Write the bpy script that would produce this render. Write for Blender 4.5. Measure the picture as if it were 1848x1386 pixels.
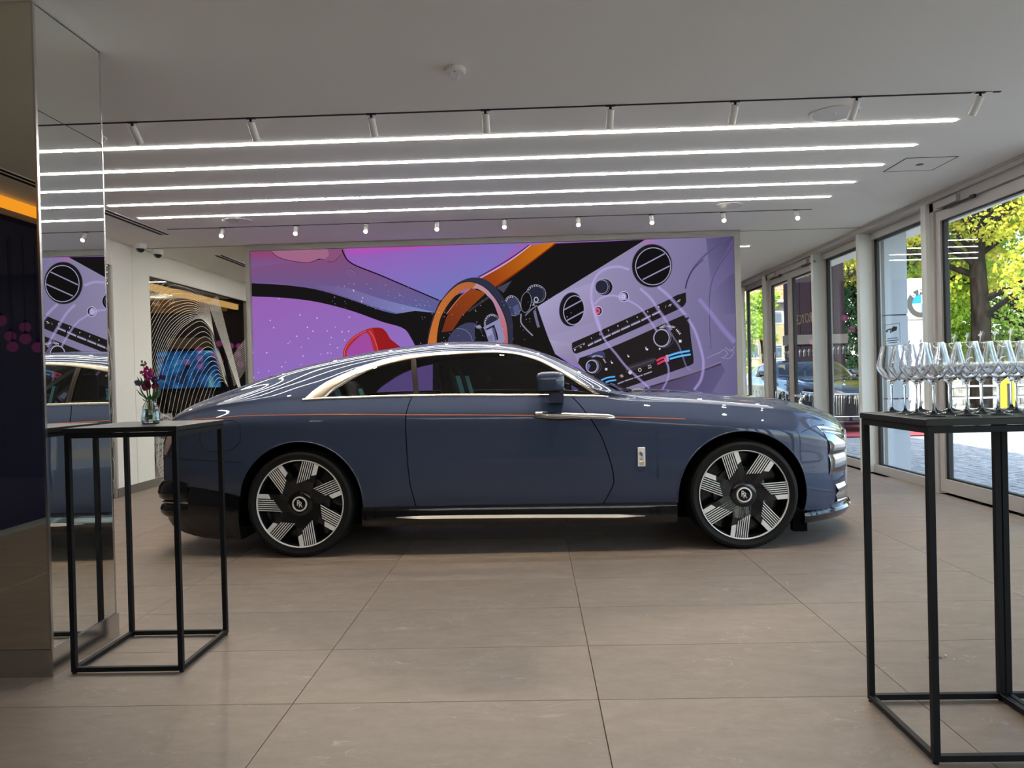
import bpy, bmesh, math, random
import numpy as np
from mathutils import Vector, Matrix
from mathutils.bvhtree import BVHTree
random.seed(7); np.random.seed(7)
D = bpy.data; SC = bpy.context.scene
for o in list(D.objects): D.objects.remove(o)
COL = SC.collection
PI = math.pi
CEIL = 2.95

# ------------------------------------------------------------------ camera
def srgb(r, g, b, a=1.0):
    f = lambda c: (c/255/12.92) if c/255 <= .04045 else ((c/255+.055)/1.055)**2.4
    return (f(r), f(g), f(b), a)
CAM_POS = Vector((0, 0, 1.2608))
_p, _y, _r = math.radians(-.4993), math.radians(1.6201), math.radians(-1.45515)
FWD = Vector((-math.sin(_y)*math.cos(_p), math.cos(_y)*math.cos(_p), math.sin(_p)))
_rt = Vector((math.cos(_y), math.sin(_y), 0)); _up = _rt.cross(FWD)
RGT = math.cos(_r)*_rt + math.sin(_r)*_up
UPV = -math.sin(_r)*_rt + math.cos(_r)*_up
cam = D.cameras.new('camera'); camo = D.objects.new('camera', cam); COL.objects.link(camo)
cam.sensor_fit = 'HORIZONTAL'; cam.sensor_width = 36; cam.lens = 36*1390/1848
cam.clip_start = .05; cam.clip_end = 300
M = Matrix.Identity(4)
for i in range(3):
    M[i][0] = RGT[i]; M[i][1] = UPV[i]; M[i][2] = -FWD[i]; M[i][3] = CAM_POS[i]
camo.matrix_world = M
SC.camera = camo
# surveying: where the sight line through a photo point meets a plane of the room
def sight(x, y): return FWD + RGT*((x-924)/1390) - UPV*((y-693)/1390)
def onY(x, y, Y): d = sight(x, y); return CAM_POS + d*(Y/d.y)
def onX(x, y, X): d = sight(x, y); return CAM_POS + d*(X/d.x)
def onZ(x, y, Z): d = sight(x, y); return CAM_POS + d*((Z-CAM_POS.z)/d.z)

# ------------------------------------------------------------------ world, sun, exposure
SC.view_settings.view_transform = 'Standard'; SC.view_settings.look = 'None'
SC.view_settings.exposure = 0.0; SC.view_settings.gamma = 1.0
SC.view_settings.use_curve_mapping = False
w = D.worlds.new('world'); SC.world = w; w.use_nodes = True
nt = w.node_tree; nt.nodes.clear()
wo = nt.nodes.new('ShaderNodeOutputWorld'); bg = nt.nodes.new('ShaderNodeBackground')
sky = nt.nodes.new('ShaderNodeTexSky'); sky.sky_type = 'NISHITA'; sky.sun_disc = False
sky.sun_elevation = math.radians(40); sky.sun_rotation = math.radians(200); sky.air_density = 1.0; sky.dust_density = 1.5
bg.inputs[1].default_value = SKY_STRENGTH = 0.88
nt.links.new(sky.outputs[0], bg.inputs[0]); nt.links.new(bg.outputs[0], wo.inputs[0])
sl = D.lights.new('sun', 'SUN'); sl.energy = 9.0; sl.angle = math.radians(.6); sl.color = (1, .95, .85)
so = D.objects.new('sun', sl); COL.objects.link(so)
so.rotation_euler = Vector((.34, .62, -.66)).to_track_quat('-Z', 'Y').to_euler()
LED_POWER = 47.0; SPOT_WATT = 55.0
SC.cycles.max_bounces = 24; SC.cycles.transmission_bounces = 24; SC.cycles.transparent_max_bounces = 48; SC.cycles.glossy_bounces = 8

# ------------------------------------------------------------------ helpers
def principled(name, base, rough=.5, metal=0., spec=.5, coat=0., emit=None, es=0., trans=0., ior=1.45, alpha=1.):
    m = D.materials.new(name); m.use_nodes = True
    b = m.node_tree.nodes['Principled BSDF']
    b.inputs['Base Color'].default_value = base if len(base) == 4 else (*base, 1)
    b.inputs['Roughness'].default_value = rough; b.inputs['Metallic'].default_value = metal
    b.inputs['Specular IOR Level'].default_value = spec
    b.inputs['Coat Weight'].default_value = coat; b.inputs['Coat Roughness'].default_value = .0
    b.inputs['Transmission Weight'].default_value = trans; b.inputs['IOR'].default_value = ior
    if emit: b.inputs['Emission Color'].default_value = (*emit[:3], 1); b.inputs['Emission Strength'].default_value = es
    return m
def add_noise(m, scale, c1, c2, detail=6, bump=0., stretch=(1, 1, 1), rough=None, dist=0., ramp=(.35, .65)):
    """two-tone procedural grain on a principled material"""
    t = m.node_tree; b = t.nodes['Principled BSDF']
    tc = t.nodes.new('ShaderNodeTexCoord'); mp = t.nodes.new('ShaderNodeMapping'); mp.inputs['Scale'].default_value = stretch
    n = t.nodes.new('ShaderNodeTexNoise'); n.inputs['Scale'].default_value = scale; n.inputs['Detail'].default_value = detail
    n.inputs['Distortion'].default_value = dist
    r = t.nodes.new('ShaderNodeValToRGB'); r.color_ramp.elements[0].position = ramp[0]; r.color_ramp.elements[1].position = ramp[1]
    r.color_ramp.elements[0].color = (*c1[:3], 1); r.color_ramp.elements[1].color = (*c2[:3], 1)
    t.links.new(tc.outputs['Object'], mp.inputs[0]); t.links.new(mp.outputs[0], n.inputs[0])
    t.links.new(n.outputs['Fac'], r.inputs[0]); t.links.new(r.outputs[0], b.inputs['Base Color'])
    if bump:
        bp = t.nodes.new('ShaderNodeBump'); bp.inputs['Strength'].default_value = bump; bp.inputs['Distance'].default_value = .002
        t.links.new(n.outputs['Fac'], bp.inputs['Height']); t.links.new(bp.outputs[0], b.inputs['Normal'])
    return m
def thin_glass(name, tint, f0=.05, refl=1.0):
    """flat pane: tinted straight-through light plus a Schlick mirror reflection"""
    m = D.materials.new(name); m.use_nodes = True; t = m.node_tree; t.nodes.clear()
    o = t.nodes.new('ShaderNodeOutputMaterial'); mx = t.nodes.new('ShaderNodeMixShader')
    tr = t.nodes.new('ShaderNodeBsdfTransparent'); tr.inputs[0].default_value = (*tint, 1)
    g = t.nodes.new('ShaderNodeBsdfGlossy'); g.inputs['Roughness'].default_value = 0.0; g.inputs[0].default_value = (refl, refl, refl, 1)
    lw = t.nodes.new('ShaderNodeLayerWeight'); lw.inputs[0].default_value = .5
    p = t.nodes.new('ShaderNodeMath'); p.operation = 'POWER'; p.inputs[1].default_value = 5
    ma = t.nodes.new('ShaderNodeMath'); ma.operation = 'MULTIPLY_ADD'; ma.inputs[1].default_value = 1-f0; ma.inputs[2].default_value = f0
    t.links.new(lw.outputs['Facing'], p.inputs[0]); t.links.new(p.outputs[0], ma.inputs[0]); t.links.new(ma.outputs[0], mx.inputs[0])
    t.links.new(tr.outputs[0], mx.inputs[1]); t.links.new(g.outputs[0], mx.inputs[2]); t.links.new(mx.outputs[0], o.inputs[0])
    return m
def emitter(name, col, s):
    m = D.materials.new(name); m.use_nodes = True; t = m.node_tree; t.nodes.clear()
    o = t.nodes.new('ShaderNodeOutputMaterial'); e = t.nodes.new('ShaderNodeEmission')
    e.inputs[0].default_value = (*col[:3], 1); e.inputs[1].default_value = s
    t.links.new(e.outputs[0], o.inputs[0]); return m

def tag(o, label=None, cat=None, group=None, kind=None):
    if label: o['label'] = label
    if cat: o['category'] = cat
    if group: o['group'] = group
    if kind: o['kind'] = kind
    return o
def empty(name, loc=(0, 0, 0), label=None, cat=None, group=None, kind=None, rz=0):
    o = D.objects.new(name, None); COL.objects.link(o); o.location = loc; o.rotation_euler[2] = rz
    o.empty_display_size = .05
    return tag(o, label, cat, group, kind)
class MB:
    """mesh builder: collect shapes, then link them as ONE mesh object"""
    def __init__(s): s.v = []; s.f = []; s.m = []; s.mi = 0
    def add(s, vs, fs):
        n = len(s.v); s.v += [tuple(p) for p in vs]
        for f in fs: s.f.append(tuple(i+n for i in f)); s.m.append(s.mi)
        return s
    def box(s, x0, x1, y0, y1, z0, z1):
        return s.add([(x0,y0,z0),(x1,y0,z0),(x1,y1,z0),(x0,y1,z0),(x0,y0,z1),(x1,y0,z1),(x1,y1,z1),(x0,y1,z1)],
                     [(0,3,2,1),(4,5,6,7),(0,1,5,4),(1,2,6,5),(2,3,7,6),(3,0,4,7)])
    def bbox(s, x0, x1, y0, y1, z0, z1, b):
        """box with chamfered edges (three nested rings on z)"""
        def ring(e, z): return [(x0+e,y0+e,z),(x1-e,y0+e,z),(x1-e,y1-e,z),(x0+e,y1-e,z)]
        vs = ring(b, z0)+ring(0, z0+b)+ring(0, z1-b)+ring(b, z1)
        fs = [(3,2,1,0), (12,13,14,15)]
        for k in range(3):
            for i in range(4): j = (i+1) % 4; fs.append((k*4+i, k*4+j, k*4+4+j, k*4+4+i))
        return s.add(vs, fs)
    def tube(s, path, r, n=8, cap=True):
        path = [Vector(p) for p in path]; rs = r if isinstance(r, (list, tuple)) else [r]*len(path)
        vs = []; fs = []; ref = None
        for i, p in enumerate(path):
            t = (path[min(i+1, len(path)-1)] - path[max(i-1, 0)]).normalized()
            if ref is None: ref = t.orthogonal().normalized()
            ref = (ref - t*ref.dot(t)).normalized(); b = t.cross(ref)
            for k in range(n):
                a = 2*PI*k/n; vs.append(p + (ref*math.cos(a)+b*math.sin(a))*rs[i])
        for i in range(len(path)-1):
            for k in range(n):
                j = (k+1) % n; fs.append((i*n+k, i*n+j, (i+1)*n+j, (i+1)*n+k))
        if cap: fs += [tuple(range(n))[::-1], tuple((len(path)-1)*n+k for k in range(n))]
        return s.add(vs, fs)
    def lathe(s, prof, n=24, mat=None, closed=False):
        """prof: (r, h) list turned about local z; mat places it"""
        vs = []; fs = []; mat = mat or Matrix.Identity(4)
        for r, h in prof:
            for k in range(n):
                a = 2*PI*k/n; vs.append(mat @ Vector((r*math.cos(a), r*math.sin(a), h)))
        m = len(prof); rng = range(m if closed else m-1)
        for i in rng:
            i2 = (i+1) % m
            for k in range(n):
                j = (k+1) % n; fs.append((i*n+k, i*n+j, i2*n+j, i2*n+k))
        if not closed:
            if prof[0][0] > 1e-6: fs.append(tuple(range(n))[::-1])
            if prof[-1][0] > 1e-6: fs.append(tuple((m-1)*n+k for k in range(n)))
        return s.add(vs, fs)
    def prism(s, poly, axis, a0, a1):
        """poly (u,v) extruded along axis ('x','y','z') from a0 to a1"""
        def P(u, v, a): return (a,u,v) if axis == 'x' else (u,a,v) if axis == 'y' else (u,v,a)
        n = len(poly); vs = [P(u, v, a0) for u, v in poly]+[P(u, v, a1) for u, v in poly]
        fs = [tuple(range(n)), tuple(range(n, 2*n))[::-1]]
        for i in range(n): j = (i+1) % n; fs.append((i, i+n, j+n, j))
        return s.add(vs, fs)
    def grid(s, rows):
        """rows of equal-length point lists joined by quads"""
        m = len(rows[0]); vs = [p for r in rows for p in r]; fs = []
        for i in range(len(rows)-1):
            for k in range(m-1): fs.append((i*m+k, i*m+k+1, (i+1)*m+k+1, (i+1)*m+k))
        return s.add(vs, fs)
    def ball(s, c, r, n=12, sc=(1, 1, 1)):
        prof = [(max(1e-7, math.sin(PI*i/(n//2))*r), -math.cos(PI*i/(n//2))*r) for i in range(n//2+1)]
        return s.lathe(prof, n, Matrix.Translation(Vector(c)) @ Matrix.Diagonal((*sc, 1)))
    def build(s, name, mats, parent=None, smooth=None, fix=True):
        me = D.meshes.new(name); me.from_pydata(s.v, [], s.f)
        if not isinstance(mats, (list, tuple)): mats = [mats]
        for m in mats: me.materials.append(m)
        if any(s.m): me.polygons.foreach_set('material_index', s.m)
        if fix:
            bm = bmesh.new(); bm.from_mesh(me); bmesh.ops.remove_doubles(bm, verts=bm.verts, dist=1e-6)
            bmesh.ops.recalc_face_normals(bm, faces=bm.faces); bm.to_mesh(me); bm.free()
        if smooth is not None: smooth_mesh(me, smooth)
        return link(name, me, parent)
def smooth_mesh(me, ang):
    me.polygons.foreach_set('use_smooth', [True]*len(me.polygons))
    me.set_sharp_from_angle(angle=math.radians(ang))
def link(name, me, parent=None):
    o = D.objects.new(name, me); COL.objects.link(o)
    if parent: o.parent = parent
    return o
def dup(o, parent=None):
    c = o.copy(); COL.objects.link(c)
    if parent is not None: c.parent = parent
    for ch in list(o.children): dup(ch, c)
    return c
def text_geo(body, size, ext=0., align='CENTER', bold=0.):
    cu = D.curves.new('text', 'FONT'); cu.body = body; cu.size = size; cu.extrude = ext; cu.align_x = align; cu.align_y = 'CENTER'
    cu.offset = bold; cu.resolution_u = 2
    ob = D.objects.new('text', cu); COL.objects.link(ob)
    dg = bpy.context.evaluated_depsgraph_get(); me = D.meshes.new_from_object(ob.evaluated_get(dg))
    vs = [tuple(v.co) for v in me.vertices]; fs = [tuple(p.vertices) for p in me.polygons]
    D.objects.remove(ob); D.curves.remove(cu); D.meshes.remove(me)
    return vs, fs
def pchip(xs, ys):
    xs = np.array(xs, float); ys = np.array(ys, float); h = np.diff(xs); d = np.diff(ys)/h
    m = np.zeros(len(xs)); m[0] = d[0]; m[-1] = d[-1]
    for i in range(1, len(xs)-1):
        if d[i-1]*d[i] > 0:
            w1 = 2*h[i]+h[i-1]; w2 = h[i]+2*h[i-1]; m[i] = (w1+w2)/(w1/d[i-1]+w2/d[i])
    def f(x):
        x = min(max(x, xs[0]), xs[-1]); i = min(max(np.searchsorted(xs, x)-1, 0), len(h)-1)
        t = (x-xs[i])/h[i]
        return float((1+2*t)*(1-t)**2*ys[i] + t*(1-t)**2*h[i]*m[i] + t*t*(3-2*t)*ys[i+1] + t*t*(t-1)*h[i]*m[i+1])
    return f

# ------------------------------------------------------------------ materials
MT = {}
MT['ceiling'] = principled('ceiling_paint', (.80, .79, .72), .85)
MT['white_wall'] = principled('white_wall', (.84, .83, .75), .6)
MT['dark_wall'] = principled('dark_navy_glass', (.005, .006, .026), .03, spec=.6)
MT['dark_back'] = principled('dark_back_wall', (.016, .012, .014), .7)
MT['grey_wall'] = principled('grey_wall', (.12, .11, .10), .7)
MT['skirting'] = principled('skirting', (.16, .14, .115), .45)
MT['grout'] = principled('grout', (.10, .085, .07), .9)
MT['frame'] = principled('window_frame', (.44, .42, .39), .42, metal=.1)
MT['post'] = principled('window_post', (.62, .64, .60), .45)
MT['gasket'] = principled('black_gasket', (.012, .014, .015), .5)
MT['black_metal'] = principled('black_metal', (.005, .005, .006), .5, spec=.25)
MT['black_top'] = principled('black_tabletop', (.010, .009, .0085), .42, spec=.4)
MT['white_plastic'] = principled('white_plastic', (.75, .73, .69), .4)
MT['black_gloss'] = principled('black_gloss', (.004, .004, .005), .08, coat=.5)
MT['slot'] = principled('slot_black', (.004, .004, .004), .8)
MT['mirror'] = principled('mirror_glass', (.88, .90, .86), .0, metal=1.)
MT['mirror_front'] = principled('bronzed_mirror', (.78, .74, .62), .0, metal=1.)
MT['steel'] = principled('steel', (.62, .60, .57), .22, metal=1.)
MT['chrome'] = principled('chrome', (.80, .79, .77), .06, metal=1.)
MT['satin'] = principled('satin_chrome', (.86, .80, .70), .2, metal=1.)
MT['paint'] = principled('blue_grey_paint', (.041, .055, .098), .5, metal=.2, spec=.0, coat=1.)
MT['paint_dark'] = principled('black_paint', (.006, .007, .009), .25, coat=1.)
MT['rubber'] = principled('tyre_rubber', (.007, .0068, .0065), .62, spec=.3)
MT['rim_black'] = principled('rim_black', (.008, .008, .009), .22, coat=.4)
MT['rim_silver'] = principled('rim_silver', (.86, .83, .80), .45, metal=.25)
MT['well'] = principled('wheel_well', (.003, .003, .003), .9, spec=.05)
MT['cabin'] = principled('cabin_black', (.010, .010, .010), .6)
MT['teal'] = principled('teal_leather', (.16, .50, .46), .5)
MT['sill_metal'] = principled('brushed_sill', (.36, .35, .33), .5, metal=.5)
MT['bronze'] = principled('bronze_pillar', (.022, .015, .012), .55, spec=.25)
MT['orange'] = principled('orange_line', (.75, .20, .06), .35)
MT['car_glass'] = thin_glass('tinted_car_glass', (.55, .565, .575), .045)
MT['pane'] = thin_glass('window_glass', (.955, .985, .98), .04)
MT['pane_in'] = thin_glass('partition_glass', (.80, .80, .78), .05)
MT['lamp_lens'] = principled('lamp_lens', (.55, .6, .62), .05, spec=.8, coat=1.)
MT['tail_lens'] = principled('tail_lens', (.40, .30, .27), .15, coat=1.)
MT['spot_lit'] = emitter('spot_face', (1, .80, .52), 60)
MT['led'] = emitter('led_strip', (1, .97, .93), LED_POWER)
MT['cove'] = emitter('amber_cove', (1, .38, .025), 1.15)
MT['clear'] = principled('wine_glass', (1, 1, 1), 0., trans=1., ior=1.46)
# ------------------------------------------------------------------ floor
def stone_mat():
    m = principled('stone_tile', (.35, .27, .21), .30, spec=.30)
    t = m.node_tree; b = t.nodes['Principled BSDF']
    tc = t.nodes.new('ShaderNodeTexCoord'); oi = t.nodes.new('ShaderNodeObjectInfo')
    sc = t.nodes.new('ShaderNodeVectorMath'); sc.operation = 'SCALE'; sc.inputs['Scale'].default_value = 37
    cx = t.nodes.new('ShaderNodeCombineXYZ'); 
    for k in range(3): t.links.new(oi.outputs['Random'], cx.inputs[k])
    t.links.new(cx.outputs[0], sc.inputs[0])
    ad = t.nodes.new('ShaderNodeVectorMath'); t.links.new(tc.outputs['Object'], ad.inputs[0]); t.links.new(sc.outputs[0], ad.inputs[1])
    mp = t.nodes.new('ShaderNodeMapping'); mp.inputs['Scale'].default_value = (1.0, 1.9, 1); t.links.new(ad.outputs[0], mp.inputs[0])
    n1 = t.nodes.new('ShaderNodeTexNoise'); n1.inputs['Scale'].default_value = 5.5; n1.inputs['Detail'].default_value = 12; n1.inputs['Roughness'].default_value = .78; n1.inputs['Distortion'].default_value = .25
    t.links.new(mp.outputs[0], n1.inputs[0])
    r1 = t.nodes.new('ShaderNodeValToRGB'); e = r1.color_ramp.elements
    e[0].position = .3; e[0].color = (.212, .164, .129, 1); e[1].position = .72; e[1].color = (.322, .254, .204, 1)
    t.links.new(n1.outputs[0], r1.inputs[0])
    # pale broken veins
    n2 = t.nodes.new('ShaderNodeTexNoise'); n2.inputs['Scale'].default_value = 3.4; n2.inputs['Detail'].default_value = 5; n2.inputs['Distortion'].default_value = 1.6
    t.links.new(mp.outputs[0], n2.inputs[0])
    r2 = t.nodes.new('ShaderNodeValToRGB'); e = r2.color_ramp.elements
    e[0].position = .491; e[0].color = (0, 0, 0, 1); e[1].position = .5; e[1].color = (1, 1, 1, 1); q = e.new(.509); q.color = (0, 0, 0, 1)
    t.links.new(n2.outputs[0], r2.inputs[0])
    n3 = t.nodes.new('ShaderNodeTexNoise'); n3.inputs['Scale'].default_value = 4; r3 = t.nodes.new('ShaderNodeValToRGB')
    r3.color_ramp.elements[0].position = .52; r3.color_ramp.elements[1].position = .66
    t.links.new(ad.outputs[0], n3.inputs[0]); t.links.new(n3.outputs[0], r3.inputs[0])
    mu = t.nodes.new('ShaderNodeMath'); mu.operation = 'MULTIPLY'; t.links.new(r2.outputs[0], mu.inputs[0]); t.links.new(r3.outputs[0], mu.inputs[1])
    mu2 = t.nodes.new('ShaderNodeMath'); mu2.operation = 'MULTIPLY'; mu2.inputs[1].default_value = .5; t.links.new(mu.outputs[0], mu2.inputs[0])
    mx = t.nodes.new('ShaderNodeMixRGB'); mx.inputs[2].default_value = (.52, .45, .38, 1)
    t.links.new(mu2.outputs[0], mx.inputs[0]); t.links.new(r1.outputs[0], mx.inputs[1])
    hs = t.nodes.new('ShaderNodeHueSaturation'); vr = t.nodes.new('ShaderNodeMapRange'); vr.inputs[3].default_value = .93; vr.inputs[4].default_value = 1.06
    t.links.new(oi.outputs['Random'], vr.inputs[0]); t.links.new(vr.outputs[0], hs.inputs['Value']); t.links.new(mx.outputs[0], hs.inputs['Color'])
    t.links.new(hs.outputs[0], b.inputs['Base Color'])
    rr = t.nodes.new('ShaderNodeMapRange'); rr.inputs[3].default_value = .38; rr.inputs[4].default_value = .55
    t.links.new(n1.outputs[0], rr.inputs[0]); t.links.new(rr.outputs[0], b.inputs['Roughness'])
    return m
MT['stone'] = stone_mat()
def setting(o, label, cat='room'): return tag(o, label, cat, kind='structure')
floor = MB().box(-4.85, 4.2, -4.6, 15.2, -.25, -.011).build('floor', MT['grout'])
setting(floor, 'large beige stone tile floor with pale veins running under the car', 'floor')
tile_cache = {}
def tile(x0, x1, y0, y1):
    key = (round(x1-x0, 3), round(y1-y0, 3)); w_, d_ = (x1-x0)/2-.0014, (y1-y0)/2-.0014
    if key not in tile_cache:
        tile_cache[key] = MB().bbox(-w_, w_, -d_, d_, -.0108, 0, .0009).build('tile', MT['stone'], floor)
        o = tile_cache[key]
    else:
        o = tile_cache[key].copy(); COL.objects.link(o); o.parent = floor
    o.location = ((x0+x1)/2, (y0+y1)/2, 0)
ys = [2.9896+.6*k for k in range(-12, 21)]
xs = [-.9786+1.2*k for k in range(-4, 6)]
for i in range(len(xs)-1):
    a, b_ = max(xs[i], -4.79), min(xs[i+1], 4.10)
    if b_-a < .05: continue
    for j in range(len(ys)-1): tile(a, b_, ys[j], ys[j+1])

# ------------------------------------------------------------------ ceiling
ceil = MB().box(-9.5, 4.95, -4.7, 16.2, CEIL, CEIL+.35).build('ceiling', MT['ceiling'])
setting(ceil, 'plain white plaster ceiling above the showroom', 'ceiling')
MB().box(-9.5, 4.4, -4.7, 16.2, CEIL+.35, 5.2).build('upper_storey', MT['grey_wall'], ceil)
def ceiling_line(name, x0, x1, y0, y1, label, mt='slot', t=.0025):
    o = MB().box(x0, x1, y0, y1, CEIL-t, CEIL+.004).build(name, MT[mt], ceil); return o
ceiling_line('seam', -4.79, -3.466, 9.312, 9.322, ''); ceiling_line('seam', 2.501, 3.97, 9.36, 9.37, '')
# slot vents
def slot_vent(y0, y1, label):
    t = empty('slot_vent', (-4.07, (y0+y1)/2, CEIL), label, 'vent', 'slot vents along the left of the ceiling')
    L = (y1-y0)/2
    for dx in (-.035, .035):
        MB().box(dx-.02, dx+.02, -L, L, -.003, .004).build('slot', MT['slot'], t)
    m = MB()
    for dx in (-.0625, 0, .0625): m.box(dx-.006, dx+.006, -L-.01, L+.01, -.005, .002)
    m.build('frame', MT['white_plastic'], t)
slot_vent(6.3, 8.5, 'long twin slot air vent in the ceiling beside the mirror column')
slot_vent(9.97, 12.0, 'far twin slot air vent in the ceiling left of the screen')
slot_vent(-2.2, 1.5, 'twin slot air vent above the dark panelled wall, seen in the mirror')

# LED strips
for k, y in enumerate((5.39, 5.958, 6.502, 7.065, 7.63)):
    x0, x1, h = -3.912, 2.945, .019
    poly = [(x0, y)] + [(x0+h*(1-math.cos(a)), y-h*math.sin(a)) for a in (.5, 1.0, PI/2)] + \
           [(x1-h*(1-math.cos(a)), y-h*math.sin(a)) for a in (PI/2, 1.0, .5)] + [(x1, y)] + \
           [(x1-h*(1-math.cos(a)), y+h*math.sin(a)) for a in (.5, 1.0, PI/2)] + [(x0+h*(1-math.cos(a)), y+h*math.sin(a)) for a in (PI/2, 1.0, .5)]
    t = empty('led_strip_light', ((x0+x1)/2, y, CEIL), ('nearest', 'second nearest', 'middle', 'second farthest', 'farthest')[k]+' of the five long white light strips in the ceiling', 'light', 'long light strips in the ceiling')
    cx = (x0+x1)/2
    MB().prism([(a-cx, b_-y) for a, b_ in poly], 'z', -.005, .003).build('diffuser', MT['led'], t)
for k, y in enumerate((-.9, -2.3, -3.7)):
    t = empty('led_strip_light', (.7, y, CEIL), ('first', 'second', 'third')[k]+' white light strip in the ceiling behind the camera', 'light', 'light strips behind the camera')
    MB().bbox(-2.6, 2.6, -.021, .021, -.005, .003, .001).build('diffuser', MT['led'], t)
for k, y in enumerate((10.5, 11.1, 11.7, 12.3)):
    t = empty('led_strip_light', (-.48, y, CEIL), ('first', 'second', 'third', 'fourth')[k]+' white light strip in the ceiling behind the screen wall', 'light', 'light strips behind the screen wall')
    MB().bbox(-3.43, 3.43, -.019, .019, -.005, .003, .001).build('diffuser', MT['led'], t)
# spot tracks
def spot_track(y, x0, x1, label, xs_, aim, names, gname, lit):
    t = empty('spot_track', ((x0+x1)/2, y, CEIL), label, 'track'); c = (x0+x1)/2
    MB().box(x0-c, x1-c, -.010, .010, -.003, .004).build('channel', MT['slot'], t)
    if y < 6:
        MB().box(x1-c-.18, x1-c-.05, -.009, .009, -.004, .002).build('end_cover', MT['white_plastic'], t)
    for x, nm in zip(xs_, names):
        s = empty('track_spotlight', (x, y, CEIL), nm, 'spotlight', gname)
        tgt = Vector(aim(x)); d = (tgt-Vector((x, y, CEIL-.06))).normalized()
        q = d.to_track_quat('-Z', 'Y').to_matrix().to_4x4()
        MB().tube([(0, 0, .004), (0, 0, -.035)], .008, 8).box(-.03, .03, -.012, .012, -.006, .003).build('stem', MT['slot'] if 1 else 0, s)
        mat = Matrix.Translation((0, 0, -.028)) @ q
        MB().lathe([(.001, .004), (.020, .003), (.0235, 0), (.0235, -.112), (.0215, -.114), (.0205, -.100), (.001, -.098)], 20, mat).build('body', MT['white_plastic'], s, 40)
        MB().lathe([(.001, -.101), (.0195, -.1015), (.0195, -.104), (.012, -.109), (.001, -.111)], 16, mat).build('lens', MT['spot_lit'], s, 60)
        if lit:
            l = D.lights.new('spot_lamp', 'SPOT'); l.energy = SPOT_WATT; l.color = (1, .80, .58); l.spot_size = math.radians(62); l.spot_blend = .8; l.shadow_soft_size = .02
            lo = D.objects.new('spot_lamp', l); COL.objects.link(lo); lo.parent = s
            lo.matrix_local = mat @ Matrix.Translation((0, 0, -.13))
ordn = ['leftmost', 'second from left', 'third from left', 'fourth from left', 'middle', 'fourth from right', 'third from right', 'second from right', 'rightmost']
ord8 = ['leftmost', 'second from left', 'third from left', 'fourth from left', 'fourth from right', 'third from right', 'second from right', 'rightmost']
spot_track(4.86, -2.9, 2.93, 'black spotlight channel in the ceiling nearest the camera',
           (-2.52, -1.756, -.986, -.262, .524, 1.30, 2.05, 2.805), lambda x: (x*.80, 6.1, .75),
           [o_+' white spotlight on the near ceiling track' for o_ in ord8], 'white spotlights on the near track', True)
spot_track(8.21, -3.906, 2.97, 'thin black spotlight channel in the ceiling before the screen',
           (-3.305, -2.505, -1.75, -.988, -.27, .514, 1.288, 2.042, 2.809), lambda x: (x*.86, 6.0, .70),
           [o_+' small lit spotlight on the far ceiling track' for o_ in ordn], 'lit spotlights on the far track', True)
# smoke detector, speakers, hatch, cameras
t = empty('smoke_detector', (-.385, 4.2, CEIL), 'round white smoke detector on the ceiling near the camera', 'detector')
MB().lathe([(.055, 0), (.058, -.006), (.056, -.022), (.048, -.028), (.001, -.029)][::-1], 28).build('base', MT['white_plastic'], t, 35)
m = MB()
for k in range(4):
    a = PI/4+k*PI/2; m.tube([(.030*math.cos(a), .030*math.sin(a), -.027), (.027*math.cos(a), .027*math.sin(a), -.048), (.012*math.cos(a), .012*math.sin(a), -.055)], .0035, 6)
m.build('cage', MT['white_plastic'], t, 40)
MB().lathe([(.001, -.056), (.014, -.055), (.014, -.051), (.001, -.050)], 16).build('cap', MT['white_plastic'], t, 40)
MB().ball((.0, -.036, -.030), .0035, 8).build('indicator', MT['slot'], t, 60)
def ceiling_speaker(x, y, r, label):
    t = empty('ceiling_speaker', (x, y, CEIL), label, 'speaker', 'round speaker grilles in the ceiling')
    MB().lathe([(r, 0), (r, -.006), (r-.012, -.0075), (r-.018, -.004), (.001, -.004)][::-1], 40).build('grille', MT['white_plastic'], t, 30)
    MB().lathe([(.012, -.0035), (.011, -.0055), (.001, -.0055)][::-1], 12).build('badge', MT['steel'], t, 40)
ceiling_speaker(2.03, 5.16, .16, 'large round speaker grille in the ceiling at right by the near track')
ceiling_speaker(2.02, 7.905, .15, 'round speaker grille in the ceiling above the screen at right')
ceiling_speaker(-3.02, 7.89, .15, 'round speaker grille in the ceiling at left by the far track')
ceiling_speaker(-3.0, 5.10, .16, 'round speaker grille half hidden behind the mirror column top')
t = empty('ceiling_hatch', (3.26, 6.53, CEIL), 'square access hatch with a round hole in the ceiling by the door', 'hatch')
MB().box(-.20, .20, -.20, .20, -.002, .003).build('panel', MT['ceiling'], t)
m = MB()
for a in (-.205, .205): m.box(a-.004, a+.004, -.209, .209, -.0025, .002).box(-.209, .209, a-.004, a+.004, -.0025, .002)
m.build('gap', MT['slot'], t)
MB().lathe([(.030, -.002), (.030, -.004), (.001, -.004)][::-1], 18).build('hole', MT['gasket'], t)
for x, y, lb in ((-4.61, 9.0, 'left dome security camera at the ceiling corner above the vase'), (-4.61, 9.42, 'right dome security camera at the ceiling corner above the vase')):
    t = empty('dome_camera', (x, y, CEIL), lb, 'camera', 'dome cameras in the left ceiling corner')
    MB().lathe([(.066, 0), (.068, -.01), (.066, -.045), (.060, -.056), (.050, -.058), (.001, -.058)][::-1], 24).build('housing', MT['white_plastic'], t, 35)
    MB().lathe([(.048, -.056)]+[(.048*math.cos(a), -.058-.046*math.sin(a)) for a in np.linspace(0, PI/2-.02, 8)], 20).build('dome', MT['black_gloss'], t, 50)

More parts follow.
